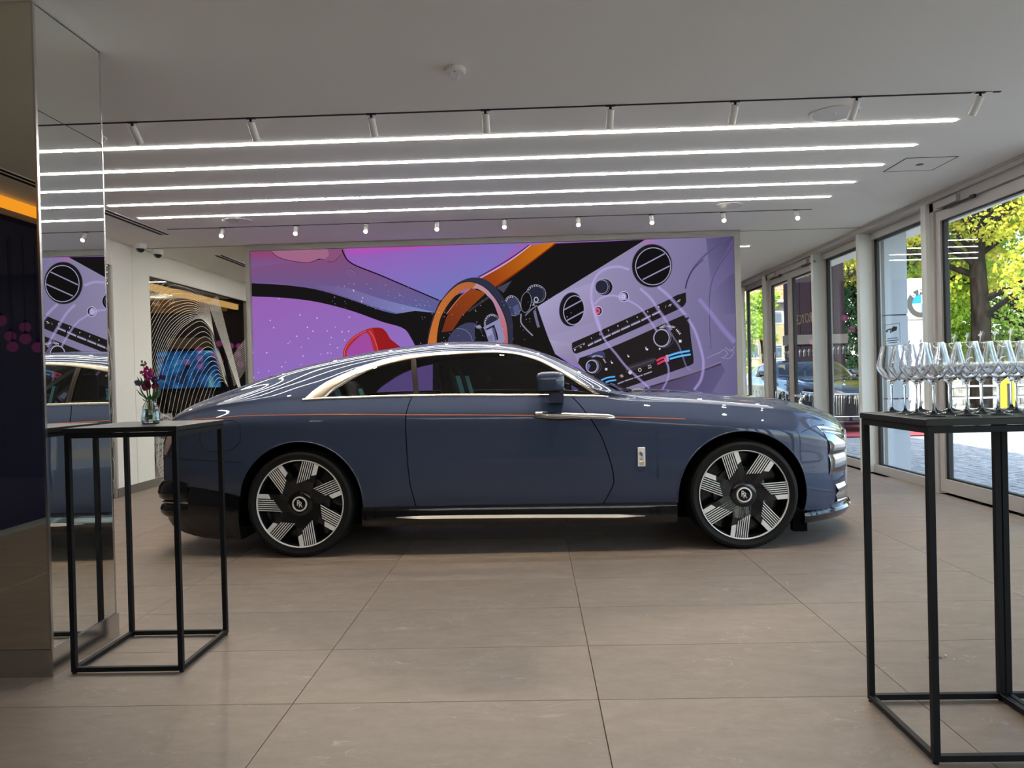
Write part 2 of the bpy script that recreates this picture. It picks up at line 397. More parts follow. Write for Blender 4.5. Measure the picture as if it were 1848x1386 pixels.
# ------------------------------------------------------------------ left wall
XL = -4.79
wl = MB().box(XL-.04, XL-.012, 8.67, 9.55, 0, CEIL).box(XL-.04, XL-.012, 9.55, 13.0, 2.65, CEIL).box(XL-.04, XL-.012, 2.0, 8.67, 2.66, CEIL)\
         .box(XL-.12, XL, 13.0, 15.1, 0, CEIL).build('wall_left', MT['white_wall'])
setting(wl, 'white panelled wall between the glass partitions at left', 'wall')
for y0, y1 in ((8.70, 9.128), (9.134, 9.55)): MB().bbox(XL-.014, XL, y0, y1, .10, CEIL, .001).build('panel', MT['white_wall'], wl)
MB().bbox(XL-.014, XL, 9.55, 13.0, 2.65, CEIL, .001).build('panel', MT['white_wall'], wl)
MB().bbox(XL-.014, XL, 2.0, 8.67, 2.66, CEIL, .001).build('panel', MT['white_wall'], wl)
MB().box(XL-.03, XL-.0, 8.665, 8.70, 0, 2.66).build('edge_profile', MT['frame'], wl)
MB().box(XL-.0118, XL-.006, 9.127, 9.135, .10, CEIL).build('seam', MT['gasket'], wl)
bb = MB().box(XL-.01, XL+.012, 8.67, 9.55, 0, .10).box(XL-.039, XL-.001, 9.55, 13, 0, .10).build('baseboard_left', MT['skirting'])
setting(bb, 'grey skirting along the foot of the left wall', 'baseboard')
# near left wall: dark panel with amber cove (seen in the mirror column)
wn = MB().box(-4.95, -4.62, -4.6, 2.0, -.2, CEIL+.1).build('wall_left_near', MT['grey_wall'])
setting(wn, 'dark panelled wall beside the camera, seen in the mirror', 'wall')
for k in range(5): MB().bbox(-4.63, -4.60, -4.58+1.31*k, -4.58+1.31*(k+1)-.008, .06, 2.80, .002).build('panel', MT['dark_wall'], wn)
MB().box(-4.625, -4.56, -4.5, 2.0, 2.86, 2.945).build('cove_light', MT['cove'], wn)
wn2 = MB().box(-4.85, -4.79, 2.0, 6.4, 0, 2.66).build('wall_left_middle', MT['grey_wall']); setting(wn2, 'dark stretch of wall hidden behind the mirror column', 'wall')
# back and front walls
o = MB().box(-9.5, 4.02, 15.05, 15.2, -.2, CEIL+.1).build('wall_back', MT['dark_back']); setting(o, 'dark far wall of the showroom behind the screen', 'wall')
o = MB().box(-4.95, 4.3, -4.75, -4.55, -.2, CEIL+.1).build('wall_front', MT['grey_wall']); setting(o, 'wall behind the camera', 'wall')
# glass partitions
def partition(n, y0, y1, z1, label):
    g = MB().box(XL-.032, XL-.02, y0, y1, .02, z1).build('window_%d' % n, MT['pane_in']); setting(g, label, 'window')
    MB().box(XL-.039, XL-.014, y0, y1, z1-.012, z1+.002).build('head_frame', MT['gasket'], g)
    return g
p1 = partition(1, 6.4, 8.67, 2.66, 'narrow glass partition with a lattice print between mirror column and white wall')
p2 = partition(2, 9.55, 13.0, 2.65, 'large glass partition printed with fine curved white lines, left of the screen')
MT['print'] = principled('white_print', (.88, .85, .76), .6)
def lines_on_glass(par, curves, X, name, w=.0052):
    m = MB()
    for c in curves:
        for i in range(len(c)-1):
            (y0, z0), (y1, z1) = c[i], c[i+1]; L = math.hypot(y1-y0, z1-z0) or 1; ny, nz = -(z1-z0)/L*w/2, (y1-y0)/L*w/2
            m.add([(X, y0+ny, z0+nz), (X, y1+ny, z1+nz), (X, y1-ny, z1-nz), (X, y0-ny, z0-nz)], [(0, 1, 2, 3)])
    o = m.build(name, MT['print'], par, fix=False); o['kind'] = 'stuff'; return o
def yz(px, py, X=XL-.018): p = onX(px, py, X); return (p.y, p.z)
# family of arches: interpolate between an outer and an inner guide (measured on the photograph)
def resample(pts, n=26):
    P = [Vector((a, b_, 0)) for a, b_ in pts]; L = [0]
    for i in range(len(P)-1): L.append(L[-1]+(P[i+1]-P[i]).length)
    fx = pchip(L, [p.x for p in P]); fy = pchip(L, [p.y for p in P])
    return [(fx(L[-1]*k/(n-1)), fy(L[-1]*k/(n-1))) for k in range(n)]
g_out = resample([yz(*p) for p in ((272, 566), (282, 550), (297, 530), (317, 522), (340, 526), (357, 535), (370, 556), (378, 577), (388, 615), (397, 641), (408, 680), (414, 703))], 34)
g_mid = resample([yz(*p) for p in ((277, 730), (290, 670), (310, 620), (335, 588), (362, 575), (378, 590), (388, 620), (397, 650), (406, 680), (414, 703))], 34)
g_in = resample([yz(*p) for p in ((368, 770), (378, 735), (389, 700), (398, 688), (404, 688), (408, 692), (412, 698), (415, 706))], 34)
raw = []
for k in range(-6, 28):
    t_ = k/27
    a, b_, u = (g_out, g_mid, t_/.5) if t_ < .5 else (g_mid, g_in, (t_-.5)/.5)
    raw.append([(p[0]*(1-u)+q[0]*u, p[1]*(1-u)+q[1]*u) for p, q in zip(a, b_)])
curves = []
for c in raw:
    run = []
    for p in c:
        if .05 < p[1] < 2.63 and p[0] > 9.56: run.append(p)
        else:
            if len(run) > 1: curves.append(run)
            run = []
    if len(run) > 1: curves.append(run)
    if c[0][1] > .3 and c[0][0] > 9.58:      # carry the left leg down to the foot of the pane
        curves.append([c[0], (c[0][0]-(c[1][0]-c[0][0])*.5, c[0][1]-.22), (max(9.57, c[0][0]-.10), max(.06, c[0][1]-.75))])
# fan of straight lines between the arches
fa, fb = [yz(393, 533), yz(436, 703)], [yz(375, 545), yz(431, 703)]
for k in range(22):
    u = k/21; curves.append([tuple(fa[i][j]*(1-u)+fb[i][j]*u for j in (0, 1)) for i in (0, 1)])
for k in range(16):
    u = k/15; curves.append(resample([(yz(412+10*u, 655+42*u)), (yz(428+5*u, 632+50*u)), (yz(443, 612+55*u))], 8))
for k in range(26):
    u = k/25; curves.append(resample([(9.57+.6*u, 1.0-.2*u), (9.66+.7*u, .6), (9.6+.6*u, .06)], 8))
    curves.append(resample([(9.57+.5*u, .9), (9.60+.7*u, .5), (9.75+.7*u, .06)], 6))
lines_on_glass(p2, [c for c in curves if len(c) > 1], XL-.0185, 'line_print')
cv = []
for k in range(26):
    y = 7.4+k*.07
    cv.append([(y, 2.6-.3*(k % 3)), (y+.25, 1.3), (y+.1, .05)])
    if k % 2: cv.append([(y+.2, 1.35), (y-.1, .7), (y+.25, .05)])
lines_on_glass(p1, cv, XL-.0185, 'line_print')

# ------------------------------------------------------------------ lounge behind the partition
lw_ = MB().box(-9.4, -9.3, 6, 15.2, 0, CEIL).box(-9.4, -4.9, 5.9, 6.0, 0, CEIL).build('wall_lounge', MT['grey_wall']); setting(lw_, 'dark walls of the lounge behind the glass partition', 'wall')
lf = MB().box(-9.4, -4.86, 6, 15.2, -.05, -.002).build('floor_lounge', principled('lounge_floor', (.07, .055, .045), .25)); setting(lf, 'dark lounge floor behind the glass', 'floor')
t = empty('cove_lamp', (-5.0, 11.25, 2.60), 'amber light strip along the top of the large glass partition', 'light')
MB().box(-.03, .03, -1.68, 1.68, -.075, .01).build('diffuser', emitter('cove_strip', (1, .60, .20), .95), t)
MB().box(-.06, .06, -1.70, 1.70, .01, .04).build('housing', MT['gasket'], t)
YB = 14.9
a, b_ = onY(274, 541, YB), onY(400, 561, YB)
t = empty('glow_bulkhead', (a.x, YB, b_.z), 'bulkhead with painted-on amber glow at the back of the lounge', 'light')
MB().box(0, 1.45, -.02, .10, 0, a.z-b_.z).build('bulkhead', emitter('bulkhead_glow', (1, .46, .12), .15), t)  # amber underlight painted into the bulkhead as emission, not a lamp
MB().box(.25, 1.25, -.05, -.02, .07, .10).build('slot', MT['gasket'], t)
for px, py, lb in ((312, 533, 'right'), (284, 537, 'left')):
    p = onZ(px, py, CEIL-.01)
    t = empty('lounge_downlight', (p.x, p.y, CEIL), lb+' small white downlight in the lounge ceiling behind the glass', 'light')
    MB().lathe([(.07, 0), (.07, -.012), (.055, -.014)], 16).build('ring', MT['white_plastic'], t)
    MB().lathe([(.055, -.010), (.001, -.010)], 16).build('lens', emitter('downlight', (1, .93, .8), 2.2), t)
    l = D.lights.new('downlight_lamp', 'POINT'); l.energy = 5; l.color = (1, .85, .65); l.shadow_soft_size = .06; lo = D.objects.new('downlight_lamp', l); COL.objects.link(lo); lo.parent = t; lo.location = (0, 0, -.12)
MB().box(-5.62, -5.55, 8.3, 9.9, 0, CEIL).build('lounge_screen_wall', principled('beige_panel', (.42, .33, .23), .6), lw_)
t = empty('lounge_downlight', (-5.2, 8.9, CEIL), 'small white downlight behind the narrow lattice printed glass', 'light')
MB().lathe([(.07, 0), (.07, -.012), (.055, -.014)], 16).build('ring', MT['white_plastic'], t)
MB().lathe([(.055, -.010), (.001, -.010)], 16).build('lens', D.materials['downlight'], t)
l = D.lights.new('downlight_lamp', 'POINT'); l.energy = 22; l.color = (1, .85, .65); l.shadow_soft_size = .06; lo = D.objects.new('downlight_lamp', l); COL.objects.link(lo); lo.parent = t; lo.location = (0, 0, -.12)
# big picture display on a black cabinet
a, b_ = onY(281, 633, YB-.25), onY(397, 697, YB-.25)
t = empty('lounge_display', ((a.x+b_.x)/2, YB-.2, b_.z-.02), 'large blue picture display behind the curved line glass', 'display')
W2, H2 = (b_.x-a.x)/2, a.z-b_.z
MB().bbox(-W2-.05, W2+.05, -.01, .08, -.06, H2+.05, .01).build('bezel', MT['black_gloss'], t)
dm = D.materials.new('blue_picture'); dm.use_nodes = True; q = dm.node_tree; q.nodes.clear()
o_ = q.nodes.new('ShaderNodeOutputMaterial'); e_ = q.nodes.new('ShaderNodeEmission'); tc = q.nodes.new('ShaderNodeTexCoord'); n = q.nodes.new('ShaderNodeTexNoise'); r = q.nodes.new('ShaderNodeValToRGB')
n.inputs['Scale'].default_value = 3.6; n.inputs['Detail'].default_value = 3; n.inputs['Distortion'].default_value = .8
for pos, c in ((.30, (2, 10, 22)), (.43, (10, 55, 105)), (.55, (24, 98, 165)), (.63, (45, 130, 195)), (.70, (120, 190, 205)), (.76, (70, 110, 60))):
    el = r.color_ramp.elements.new(pos); el.color = srgb(*c)
r.color_ramp.elements.remove(r.color_ramp.elements[0]); r.color_ramp.elements.remove(r.color_ramp.elements[-1])
q.links.new(tc.outputs['Object'], n.inputs[0]); q.links.new(n.outputs[0], r.inputs[0]); q.links.new(r.outputs[0], e_.inputs[0]); q.links.new(e_.outputs[0], o_.inputs[0])
MB().box(-W2, W2, -.014, -.009, 0, H2).build('screen', dm, t)
cab = empty('lounge_cabinet', ((a.x+b_.x)/2, YB-.35, 0), 'low black cabinet under the blue display in the lounge', 'cabinet')
MB().bbox(-W2-.3, W2+.3, -.25, .3, .05, .80, .006).build('body', MT['black_gloss'], cab)
MB().box(-W2-.31, W2+.31, -.256, -.25, .77, .785).build('trim', MT['bronze'], cab)
for k in range(4): MB().bbox(-W2-.27+k*(W2*2+.54)/4, -W2-.27+(k+1)*(W2*2+.54)/4-.01, -.262, -.25, .08, .75, .002).build('door', MT['black_gloss'], cab)
MB().box(-7.2, -6.35, 14.98, 15.04, 0, 2.2).build('lounge_panel', principled('taupe_panel', (.20, .15, .10), .5), wl)

# ------------------------------------------------------------------ pendants in the hall behind the screen (seen mirrored in the glass)
pk = emitter('pink_globe', (.85, .16, .52), .75); first = None
PX = [-4.3, -4.15, -4.0, -3.85, -3.7, -3.55, -3.4, -3.25, -4.05, -3.6, -3.3, 2.6, 2.72, 2.84, 2.96, 3.02, 2.48]
for i, x in enumerate(PX):
    y = 13.9+((i*7) % 5)*.17; z = 1.62+((i*5) % 7)*.07 + (.15 if x > 0 else 0)
    if first is None:
        t = first = empty('pendant_lamp', (x, y, z), 'pink globe pendant lamp of the cluster mirrored in the glass partition', 'lamp', 'pink globe pendants')
        MB().ball((0, 0, 0), .058, 14).build('globe', pk, t, 60)
        cd = MB().tube([(0, 0, 0), (0, 0, 1.0)], .004, 5).build('cord', MT['slot'], t); cd.location = (0, 0, .05); cd.scale = (1, 1, CEIL-z-.05); MB().lathe([(.018, .05), (.018, .08), (.005, .09)], 10).build('cap', MT['slot'], t)
    else:
        t = dup(first); t.location = (x, y, z)
        for c_ in t.children:
            if c_.name.startswith('cord'): c_.scale = (1, 1, CEIL-z-.05)
for (x, y, z) in ((-3.33, -1.75, 2.03), (-3.36, -1.85, 1.86), (-3.42, -1.8, 1.74), (-3.58, -1.78, 1.95), (-3.62, -1.72, 1.82), (-3.66, -1.86, 1.73)):
    t = dup(first); t.location = (x, y, z); t['label'] = 'pink globe pendant lamp mirrored in the dark wall beside the mirror column'; t['group'] = 'pink globe pendants by the dark wall'
    for c_ in t.children:
        if c_.name.startswith('cord'): c_.scale = (1, 1, CEIL-z-.05)

# ------------------------------------------------------------------ mirror column
XM, YM = -2.14, 3.305
t = empty('mirror_column', (-2.7, 3.57, 0), 'tall square mirror clad column standing at the left edge', 'column')
cx, cy = -2.7, 3.57
MB().box(-3.26-cx, XM-.006-cx, YM+.006-cy, 3.83-cy, .118, CEIL).build('core', MT['gasket'], t)
MB().box(-3.26-cx, XM-.004-cx, YM-cy, YM+.007-cy, .12, CEIL-.002).build('front_mirror', MT['mirror_front'], t)
MB().box(XM-.007-cx, XM-cx, YM+.012-cy, 3.822-cy, .12, 2.48).build('side_mirror', MT['mirror'], t)
MB().box(XM-.007-cx, XM-cx, YM+.012-cy, 3.822-cy, 2.484, CEIL-.008).build('side_mirror', MT['mirror'], t)
MB().box(-3.27-cx, XM+.008-cx, YM-.006-cy, 3.838-cy, 0, .12).build('plinth', MT['steel'], t)
MB().box(XM-.006-cx, XM+.004-cx, YM-.003-cy, YM+.012-cy, .12, CEIL).box(XM-.006-cx, XM+.002-cx, 3.822-cy, 3.83-cy, .12, CEIL).build('edge_trim', MT['steel'], t)
# ------------------------------------------------------------------ right window wall
XI, XG, XD = 3.97, 4.15, 4.06          # inner edge of posts, glass plane, door plane
wr = MB().box(XI, 4.28, -4.6, 15.2, 2.885, CEIL).build('wall_right', MT['frame']); setting(wr, 'grey framed glass front at right, header beam and posts', 'wall')
MB().box(XI-.012, XI+.01, -4.6, 15.2, 2.925, CEIL).build('header_strip', MT['frame'], wr)
def post(y0, y1, x0=XI, x1=4.26): MB().bbox(x0, x1, y0, y1, 0, 2.89, .004).build('post', MT['post'], wr)
POSTS = [(7.86, 7.96), (9.44, 9.53), (10.97, 11.06), (13.30, 13.40), (14.95, 15.05), (6.05, 6.15), (4.45, 4.54), (2.9, 2.99), (1.35, 1.44), (-.2, -.11), (-2.2, -2.11), (-4.6, -4.5)]
for p in POSTS: post(*p, x1=4.10 if p[0] > 13 else 4.19)
MB().box(4.02, 4.26, -4.6, 7.86, -.04, .0).box(4.02, 4.26, 9, 15, -.04, .0).build('threshold', MT['frame'], wr)
def fixed_window(n, y0, y1, label):
    E_ = .02 if y0 > 13 else .06
    g = MB().box(XG, XG+.012, y0+.03, y1-.03, .09, 2.84).build('window_%d' % n, MT['pane']); setting(g, label, 'window')
    m = MB().box(XG-.055, XG+E_, y0, y1, 0, .095).box(XG-.05, XG+E_, y0, y1, 2.80, 2.89)
    m.box(XG-.03, XG+E_, y0, y0+.035, .09, 2.81).box(XG-.03, XG+E_, y1-.035, y1, .09, 2.81); m.build('frame', MT['frame'], g)
    m = MB()
    m.box(XG-.012, XG+.02, y1-.10, y1-.034, .095, 2.80).box(XG-.012, XG+.02, y0+.034, y0+.05, .095, 2.80).box(XG-.012, XG+.02, y0+.03, y1-.03, 2.77, 2.80).box(XG-.012, XG+.02, y0+.03, y1-.03, .095, .108)
    m.build('gasket', MT['gasket'], g)
    return g
w3 = fixed_window(3, 7.96, 9.44, 'tall fixed window with a camera sticker behind the row of wine glasses')
w4 = fixed_window(4, 9.53, 10.97, 'tall fixed window showing the parked dark car and a conifer')
w5 = fixed_window(5, 13.40, 14.95, 'farthest window strip beside the right end of the screen')
for n, (a, b_) in enumerate(((4.54, 6.05), (2.99, 4.45), (1.44, 2.9), (-.11, 1.35), (-2.11, -.2), (-4.5, -2.2))):
    g = MB().box(XG, XG+.012, a, b_, 0, 2.89).build('window_%d' % (6+n), MT['pane']); setting(g, 'tall window right of the camera outside the picture', 'window')
def door_leaf(par, y0, y1, z1, hinge_near, name='leaf'):
    st = .085
    m = MB().bbox(XD-.03, XD+.035, y0, y0+st, .02, z1, .003).bbox(XD-.03, XD+.035, y1-st, y1, .02, z1, .003)
    m.bbox(XD-.03, XD+.035, y0+st, y1-st, z1-.10, z1, .003).bbox(XD-.03, XD+.035, y0+st, y1-st, .02, .15, .003)
    l = m.build(name, MT['frame'], par)
    MB().box(XD+.004, XD+.014, y0+st, y1-st, .15, z1-.10).build('pane', MT['pane'], l)
    m = MB().box(XD-.012, XD+.03, y1-st-.045, y1-st, .15, z1-.1).box(XD-.012, XD+.03, y0+st, y0+st+.012, .15, z1-.1)
    m.box(XD-.012, XD+.03, y0+st, y1-st, z1-.115, z1-.1).box(XD-.012, XD+.03, y0+st, y1-st, .15, .165); m.build('gasket', MT['gasket'], l)
    return l
def door(n, y0, y1, leaves, label):
    d = MB().box(XD-.05, XD+.06, y0, y0+.06, 0, 2.885).box(XD-.05, XD+.06, y1-.07, y1, 0, 2.885).box(XD-.05, XD+.06, y0, y1, 2.80, 2.885).build('door_%d' % n, MT['frame']); setting(d, label, 'door')
    L = (y1-y0-.13)/leaves; out = []
    for k in range(leaves): out.append(door_leaf(d, y0+.06+k*L+.004, y0+.06+(k+1)*L-.004, 2.79, k))
    return d, out
d1, dl1 = door(1, 6.15, 7.86, 1, 'glazed entrance door at right behind the wine glasses')
d2, dl2 = door(2, 11.06, 13.30, 2, 'glazed double door at the far end of the window front')
def closer(par, y, dy=-.36):
    m = MB().bbox(XD-.09, XD-.032, y+dy, y, 2.80, 2.865, .004); m.build('door_closer', MT['frame'], par)
    MB().box(XD-.075, XD-.06, y+dy-.22, y-.1, 2.775, 2.79).box(XD-.08, XD-.055, y+dy-.27, y+dy-.2, 2.77, 2.80).build('closer_arm', MT['gasket'], par)
closer(d1, 7.66); closer(d2, 13.1); closer(d2, 11.6)
for l, y in ((dl2[1], 12.28), ):
    MB().tube([(XD-.06, y, .93), (XD-.06, y, 1.12)], .009, 6).tube([(XD-.06, y, 1.03), (XD-.06, y+.14, 1.03)], .008, 6).tube([(XD-.03, y, 1.0), (XD-.06, y, 1.0)], .006, 6).build('handle', MT['steel'], l, 40)
    MB().bbox(XD-.036, XD-.03, y-.02, y+.02, .85, 1.14, .002).build('handle_plate', MT['steel'], l)
# white figurine decals on the panes, two rows
MT['decal'] = principled('white_decal', (.85, .87, .86), .6)
FIG = [(-.3, 0), (-.12, .0), (.0, .34), (.05, .52), (.32, .72), (.50, .96), (.28, .86), (.12, .80), (.06, .98), (-.08, .98), (-.10, .80), (-.42, .74), (-.55, .62), (-.2, .58), (-.18, .40)]
def decals(par, X, y0, y1, step, h=.115):
    m = MB(); y = y0
    while y < y1:
        for z in (.80, 1.46):
            pts = [(y-u*h*.62, z+v*h) for u, v in FIG]; m.prism(pts, 'x', X-.002, X)
        y += step
    o = m.build('figure_decal', MT['decal'], par, fix=False); return o
decals(w3, XG, 8.1, 9.3, .26); decals(w4, XG, 9.75, 10.9, .17); decals(w5, XG, 13.5, 14.9, .2)
decals(dl1[0], XD+.003, 6.45, 7.65, .22); decals(dl2[0], XD+.003, 11.3, 12.05, .19); decals(dl2[1], XD+.003, 12.4, 13.1, .17)
# reversed gold lettering on the double door (it reads from the street)
MT['gold'] = principled('gold_letter', (.70, .52, .22), .4)
vs, fs = text_geo('ROYCE', .215, .0006, bold=-.004)
MB().add([(XD+.0155+z, 11.69+u*1.0, 2.02+v) for u, v, z in vs], [f[::-1] for f in fs]).build('lettering', MT['gold'], dl2[0], fix=False)
vs, fs = text_geo('RR', .30, .0006, bold=.006)
MB().add([(XD+.0155+z, 11.47+u, 2.73+v) for u, v, z in vs], [f[::-1] for f in fs]).build('monogram', MT['gold'], dl2[0], fix=False)
# CCTV sticker
st = empty('camera_sticker', (XG-.001, 9.01, 1.64), 'clear video surveillance sticker with a black camera symbol on the window pane', 'sticker')
m = MB()
for a in (-.185, .18): m.box(-.0012, 0, a, a+.005, -.125, .125)
for a in (-.125, .12): m.box(-.0012, 0, -.185, .185, a, a+.005)
for z, L in ((-.045, .13), (-.07, .15), (-.095, .12)): m.box(-.0012, 0, -L, L, z, z+.008)
m.prism([(.02, .03), (-.10, .045), (-.12, .085), (-.03, .095), (.02, .075)], 'x', -.0012, 0).prism([(.03, .02), (.05, .02), (.05, .065), (.12, .055), (.12, .03), (.17, .05), (.12, .07), (.03, .075)], 'x', -.0012, 0)
m.build('print', MT['gasket'], st)

# ------------------------------------------------------------------ street outside
ZG = -.05
gm = add_noise(principled('cobble_stone', (.5, .5, .5), .8), 9, (.29, .29, .285), (.46, .455, .44), bump=.3)
pav = MB().box(4.26, 60, -12, 60, ZG-.3, ZG-.022).build('pavement', add_noise(principled('sand_joint', (.4, .4, .4), .95), 12, (.26, .25, .235), (.38, .37, .355))); setting(pav, 'cobbled forecourt outside the windows', 'pavement')
prot = []
for k in range(4):
    a, b_ = .052+.004*random.random(), .062+.006*random.random()
    me = MB().bbox(-a, a, -b_, b_, -.03, .004*random.random(), .012).build('cobblestone', gm, pav, 60); prot.append(me)
cells = []
for j in range(46):
    for i in range(62):
        x = 4.36+.118*j; y = 5.6+.138*(i+.5*(j % 2)); cells.append((x, y))
cells.sort(key=lambda c: math.hypot(c[0]-1.5, c[1]))
near = [c for c in cells if c[1] > 6.2][:296]
rest = set(cells)-set(near); used = 0
for x, y in near:
    if used < 4: o = prot[used]
    else: o = prot[used % 4].copy(); COL.objects.link(o); o.parent = pav
    o.location = (x, y, ZG+random.uniform(-.004, .004)); o.rotation_euler = (random.uniform(-.03, .03), random.uniform(-.03, .03), random.uniform(-.08, .08)); used += 1
m = MB()
for x, y in rest: a, b_ = .053, .063; z = ZG+random.uniform(-.004, .004); m.bbox(x-a, x+a, y-b_, y+b_, z-.03, z, .012)
o = m.build('cobblestone_field', gm, pav, 60, fix=False); o['kind'] = 'stuff'
road = MB().box(9.8, 34, -10, 60, ZG-.01, ZG+.01).build('asphalt_road', add_noise(principled('asphalt', (.45, .44, .43), .9), 30, (.34, .33, .32), (.42, .41, .4)), pav)
# facade pier and canopy
t = empty('facade_pier', (4.53, 9.83, ZG), 'pale blue grey clad pier standing outside the window with the sticker', 'pier')
cl = principled('pier_cladding', (.36, .40, .44), .5)
for z0, z1 in ((0, .915), (.93, 1.955), (1.97, 3.02)): MB().bbox(-.15, .125, -.14, .40, z0, z1, .004).build('cladding_panel', cl, t)
for z0 in (.912, 1.952): MB().box(-.14, .115, -.13, .39, z0, z0+.021).build('joint', MT['gasket'], t)
# totem with roundel
YT = 22
p = onY(1661, 548, YT)
t = empty('totem_sign', (p.x, YT, ZG), 'tall white totem with a blue and white roundel emblem beyond the glass', 'sign')
wm = principled('totem_white', (.82, .82, .80), .5); zz = p.z-ZG
top = onY(1640, 503, YT).z-ZG
MB().bbox(-.42, .45, -.02, .4, .05, zz-.47, .01).build('lower_panel', wm, t)
MB().bbox(-.42, .45, -.02, .4, zz-.44, top, .01).build('upper_panel', wm, t)
MB().box(-.41, .44, 0, .38, zz-.48, zz-.43).build('joint', MT['grey_wall'], t)
em = empty('emblem', (0, -.03, zz)); em.parent = t
R = .40
rot = Matrix.Rotation(PI/2, 4, 'X')
MB().lathe([(R*.62, .0), (R*.62, .02), (R, .02), (R, 0)], 48, rot, True).build('black_ring', MT['black_gloss'], em, 40)
MB().lathe([(R, .0), (R, .024), (R*1.05, .024), (R*1.05, 0)], 48, rot, True).build('silver_rim', MT['steel'], em, 40)
for k in range(4):
    a0 = k*PI/2; pts = [(0, 0)]+[(R*.62*math.cos(a0+PI/2*i/10), R*.62*math.sin(a0+PI/2*i/10)) for i in range(11)]
    MB().prism(pts, 'y', -.02, 0).build('quadrant', principled('emblem_blue', srgb(0, 120, 215)[:3], .4) if k % 2 else wm, em)
for ch, a in (('B', 132), ('M', 90), ('W', 48)):
    vs, fs = text_geo(ch, .20, .002, bold=.004); a = math.radians(a); ca, sa = math.cos(a-PI/2), math.sin(a-PI/2)
    MB().add([(u*ca-v*sa+R*.81*math.cos(a), -.023-z, u*sa+v*ca+R*.81*math.sin(a)) for u, v, z in vs], fs).build('letter', wm, em, fix=False)
# dark pavilion, red mat, low wall, barrier, yellow marker
YK = 24
a, b_ = onY(1426, 660, YK).x, onY(1527, 660, YK).x
t = empty('dark_pavilion', ((a+b_)/2, YK, ZG), 'dark purple brown pavilion with a pale band behind the parked car', 'building')
W2 = (b_-a)/2; dp = principled('aubergine_cladding', (.014, .009, .013), .8, spec=.05)
for k in range(5): MB().bbox(-W2+k*W2*.4, -W2+(k+1)*W2*.4-.015, 0, .5, 0, 2.08, .006).build('lower_panel', dp, t)
for k in range(5): MB().bbox(-W2+k*W2*.4, -W2+(k+1)*W2*.4-.015, 0, .5, 2.40, 5.6, .006).build('upper_panel', dp, t)
MB().bbox(-W2-.05, W2+.05, -.06, .5, 2.09, 2.39, .01).build('band', principled('pale_band', (.065, .06, .057), .8, spec=.05), t)
t = tag(MB().bbox(5.0, 7.9, 15.0, 21.5, ZG, ZG+.016, .004).build('red_mat', add_noise(principled('red_carpet', (.5, .05, .06), .95), 60, (.42, .04, .055), (.55, .09, .10))), 'red carpet mat laid on the cobbles beneath the parked car', 'mat')
lw2 = empty('low_stone_wall', (17.5, 26, ZG), 'low grey stone wall across the street', 'wall')
sm = add_noise(principled('wall_stone', (.3, .3, .28), .85), 4, (.20, .20, .18), (.42, .40, .36), bump=.3)
sp = []
for r in range(3):
    for k in range(26):
        L = .62; x = -8+k*L+(.31 if r % 2 else 0)
        if len(sp) < 5: o = MB().bbox(-L/2+.012, L/2-.012, -.15-.02*random.random(), .2, 0, .27, .03).build('stone', sm, lw2); sp.append(o)
        else: o = sp[(k*3+r) % 5].copy(); COL.objects.link(o); o.parent = lw2
        o.location = (x, 0, r*.285)
t = empty('yellow_marker', (12.0, 19.9, ZG), 'yellow rounded plastic marker post with a dark slot and flared foot', 'post')
ym = principled('yellow_plastic', srgb(245, 215, 10)[:3], .45)
prof = [(-.30, 0), (-.26, .06), (-.145, .13), (-.14, .83), (-.11, .92), (-.05, .97), (.05, .97), (.11, .92), (.14, .83), (.145, .13), (.26, .06), (.30, 0)]
MB().prism(prof, 'y', -.10, .10).build('body', ym, t)
MB().bbox(-.30, .30, -.22, .22, 0, .05, .01).build('foot', ym, t)
MB().box(-.06, .02, -.106, -.09, .14, .84).build('slot', MT['gasket'], t)
t = empty('street_railing', (17.0, 23.2, ZG), 'white painted street railing beyond the forecourt', 'railing')
rm_ = principled('railing_paint', (.72, .74, .74), .5)
for z in (.35, .70, .98): MB().tube([(-7, 0, z), (7, 0, z)], .028, 6).build('rail', rm_, t, 40)
for k in range(8): MB().tube([(-7+2*k, 0, 0), (-7+2*k, 0, 1.0)], .035, 6).build('upright', rm_, t, 40)
# yellow house
YH = 46
hx0, hx1 = onY(1340, 600, YH).x-5, onY(1425, 600, YH).x+2.6
t = empty('yellow_house', ((hx0+hx1)/2, YH, ZG), 'yellow rendered house with an orange tiled roof', 'house')
W2 = (hx1-hx0)/2; eave = onY(1400, 543, YH).z-ZG; ren = add_noise(principled('yellow_render', (.66, .52, .25), .85), 2, (.60, .47, .22), (.70, .56, .29))
MB().box(-W2, W2, 0, 8, 0, eave-.9).build('wall', ren, t)
MB().box(-W2-.05, W2+.05, -.05, 8, eave-.9, eave-.1).build('frieze', principled('grey_frieze', (.22, .20, .17), .8), t)
MB().bbox(-W2-.4, W2+.4, -.5, 8.4, eave-.12, eave+.06, .03).build('eave', principled('white_trim', (.7, .68, .62), .6), t)
rt_ = add_noise(principled('roof_tile', (.6, .22, .1), .8), 8, (.48, .16, .07), (.70, .30, .15))
m = MB(); 
for r in range(12):
    z0 = eave+.06+r*.30; y0 = -.5+r*.33
    for k in range(int(W2*2/.36)+2):
        x = -W2-.4+k*.36; m.add([(x, y0, z0), (x+.35, y0, z0), (x+.35, y0+.36, z0+.30), (x, y0+.36, z0+.30), (x+.17, y0-.02, z0+.07), (x+.17, y0+.36, z0+.35)], [(0, 1, 4), (0, 4, 5, 3), (4, 1, 2, 5)])
o = m.build('roof_tiles', rt_, t, fix=False); o['kind'] = 'stuff'
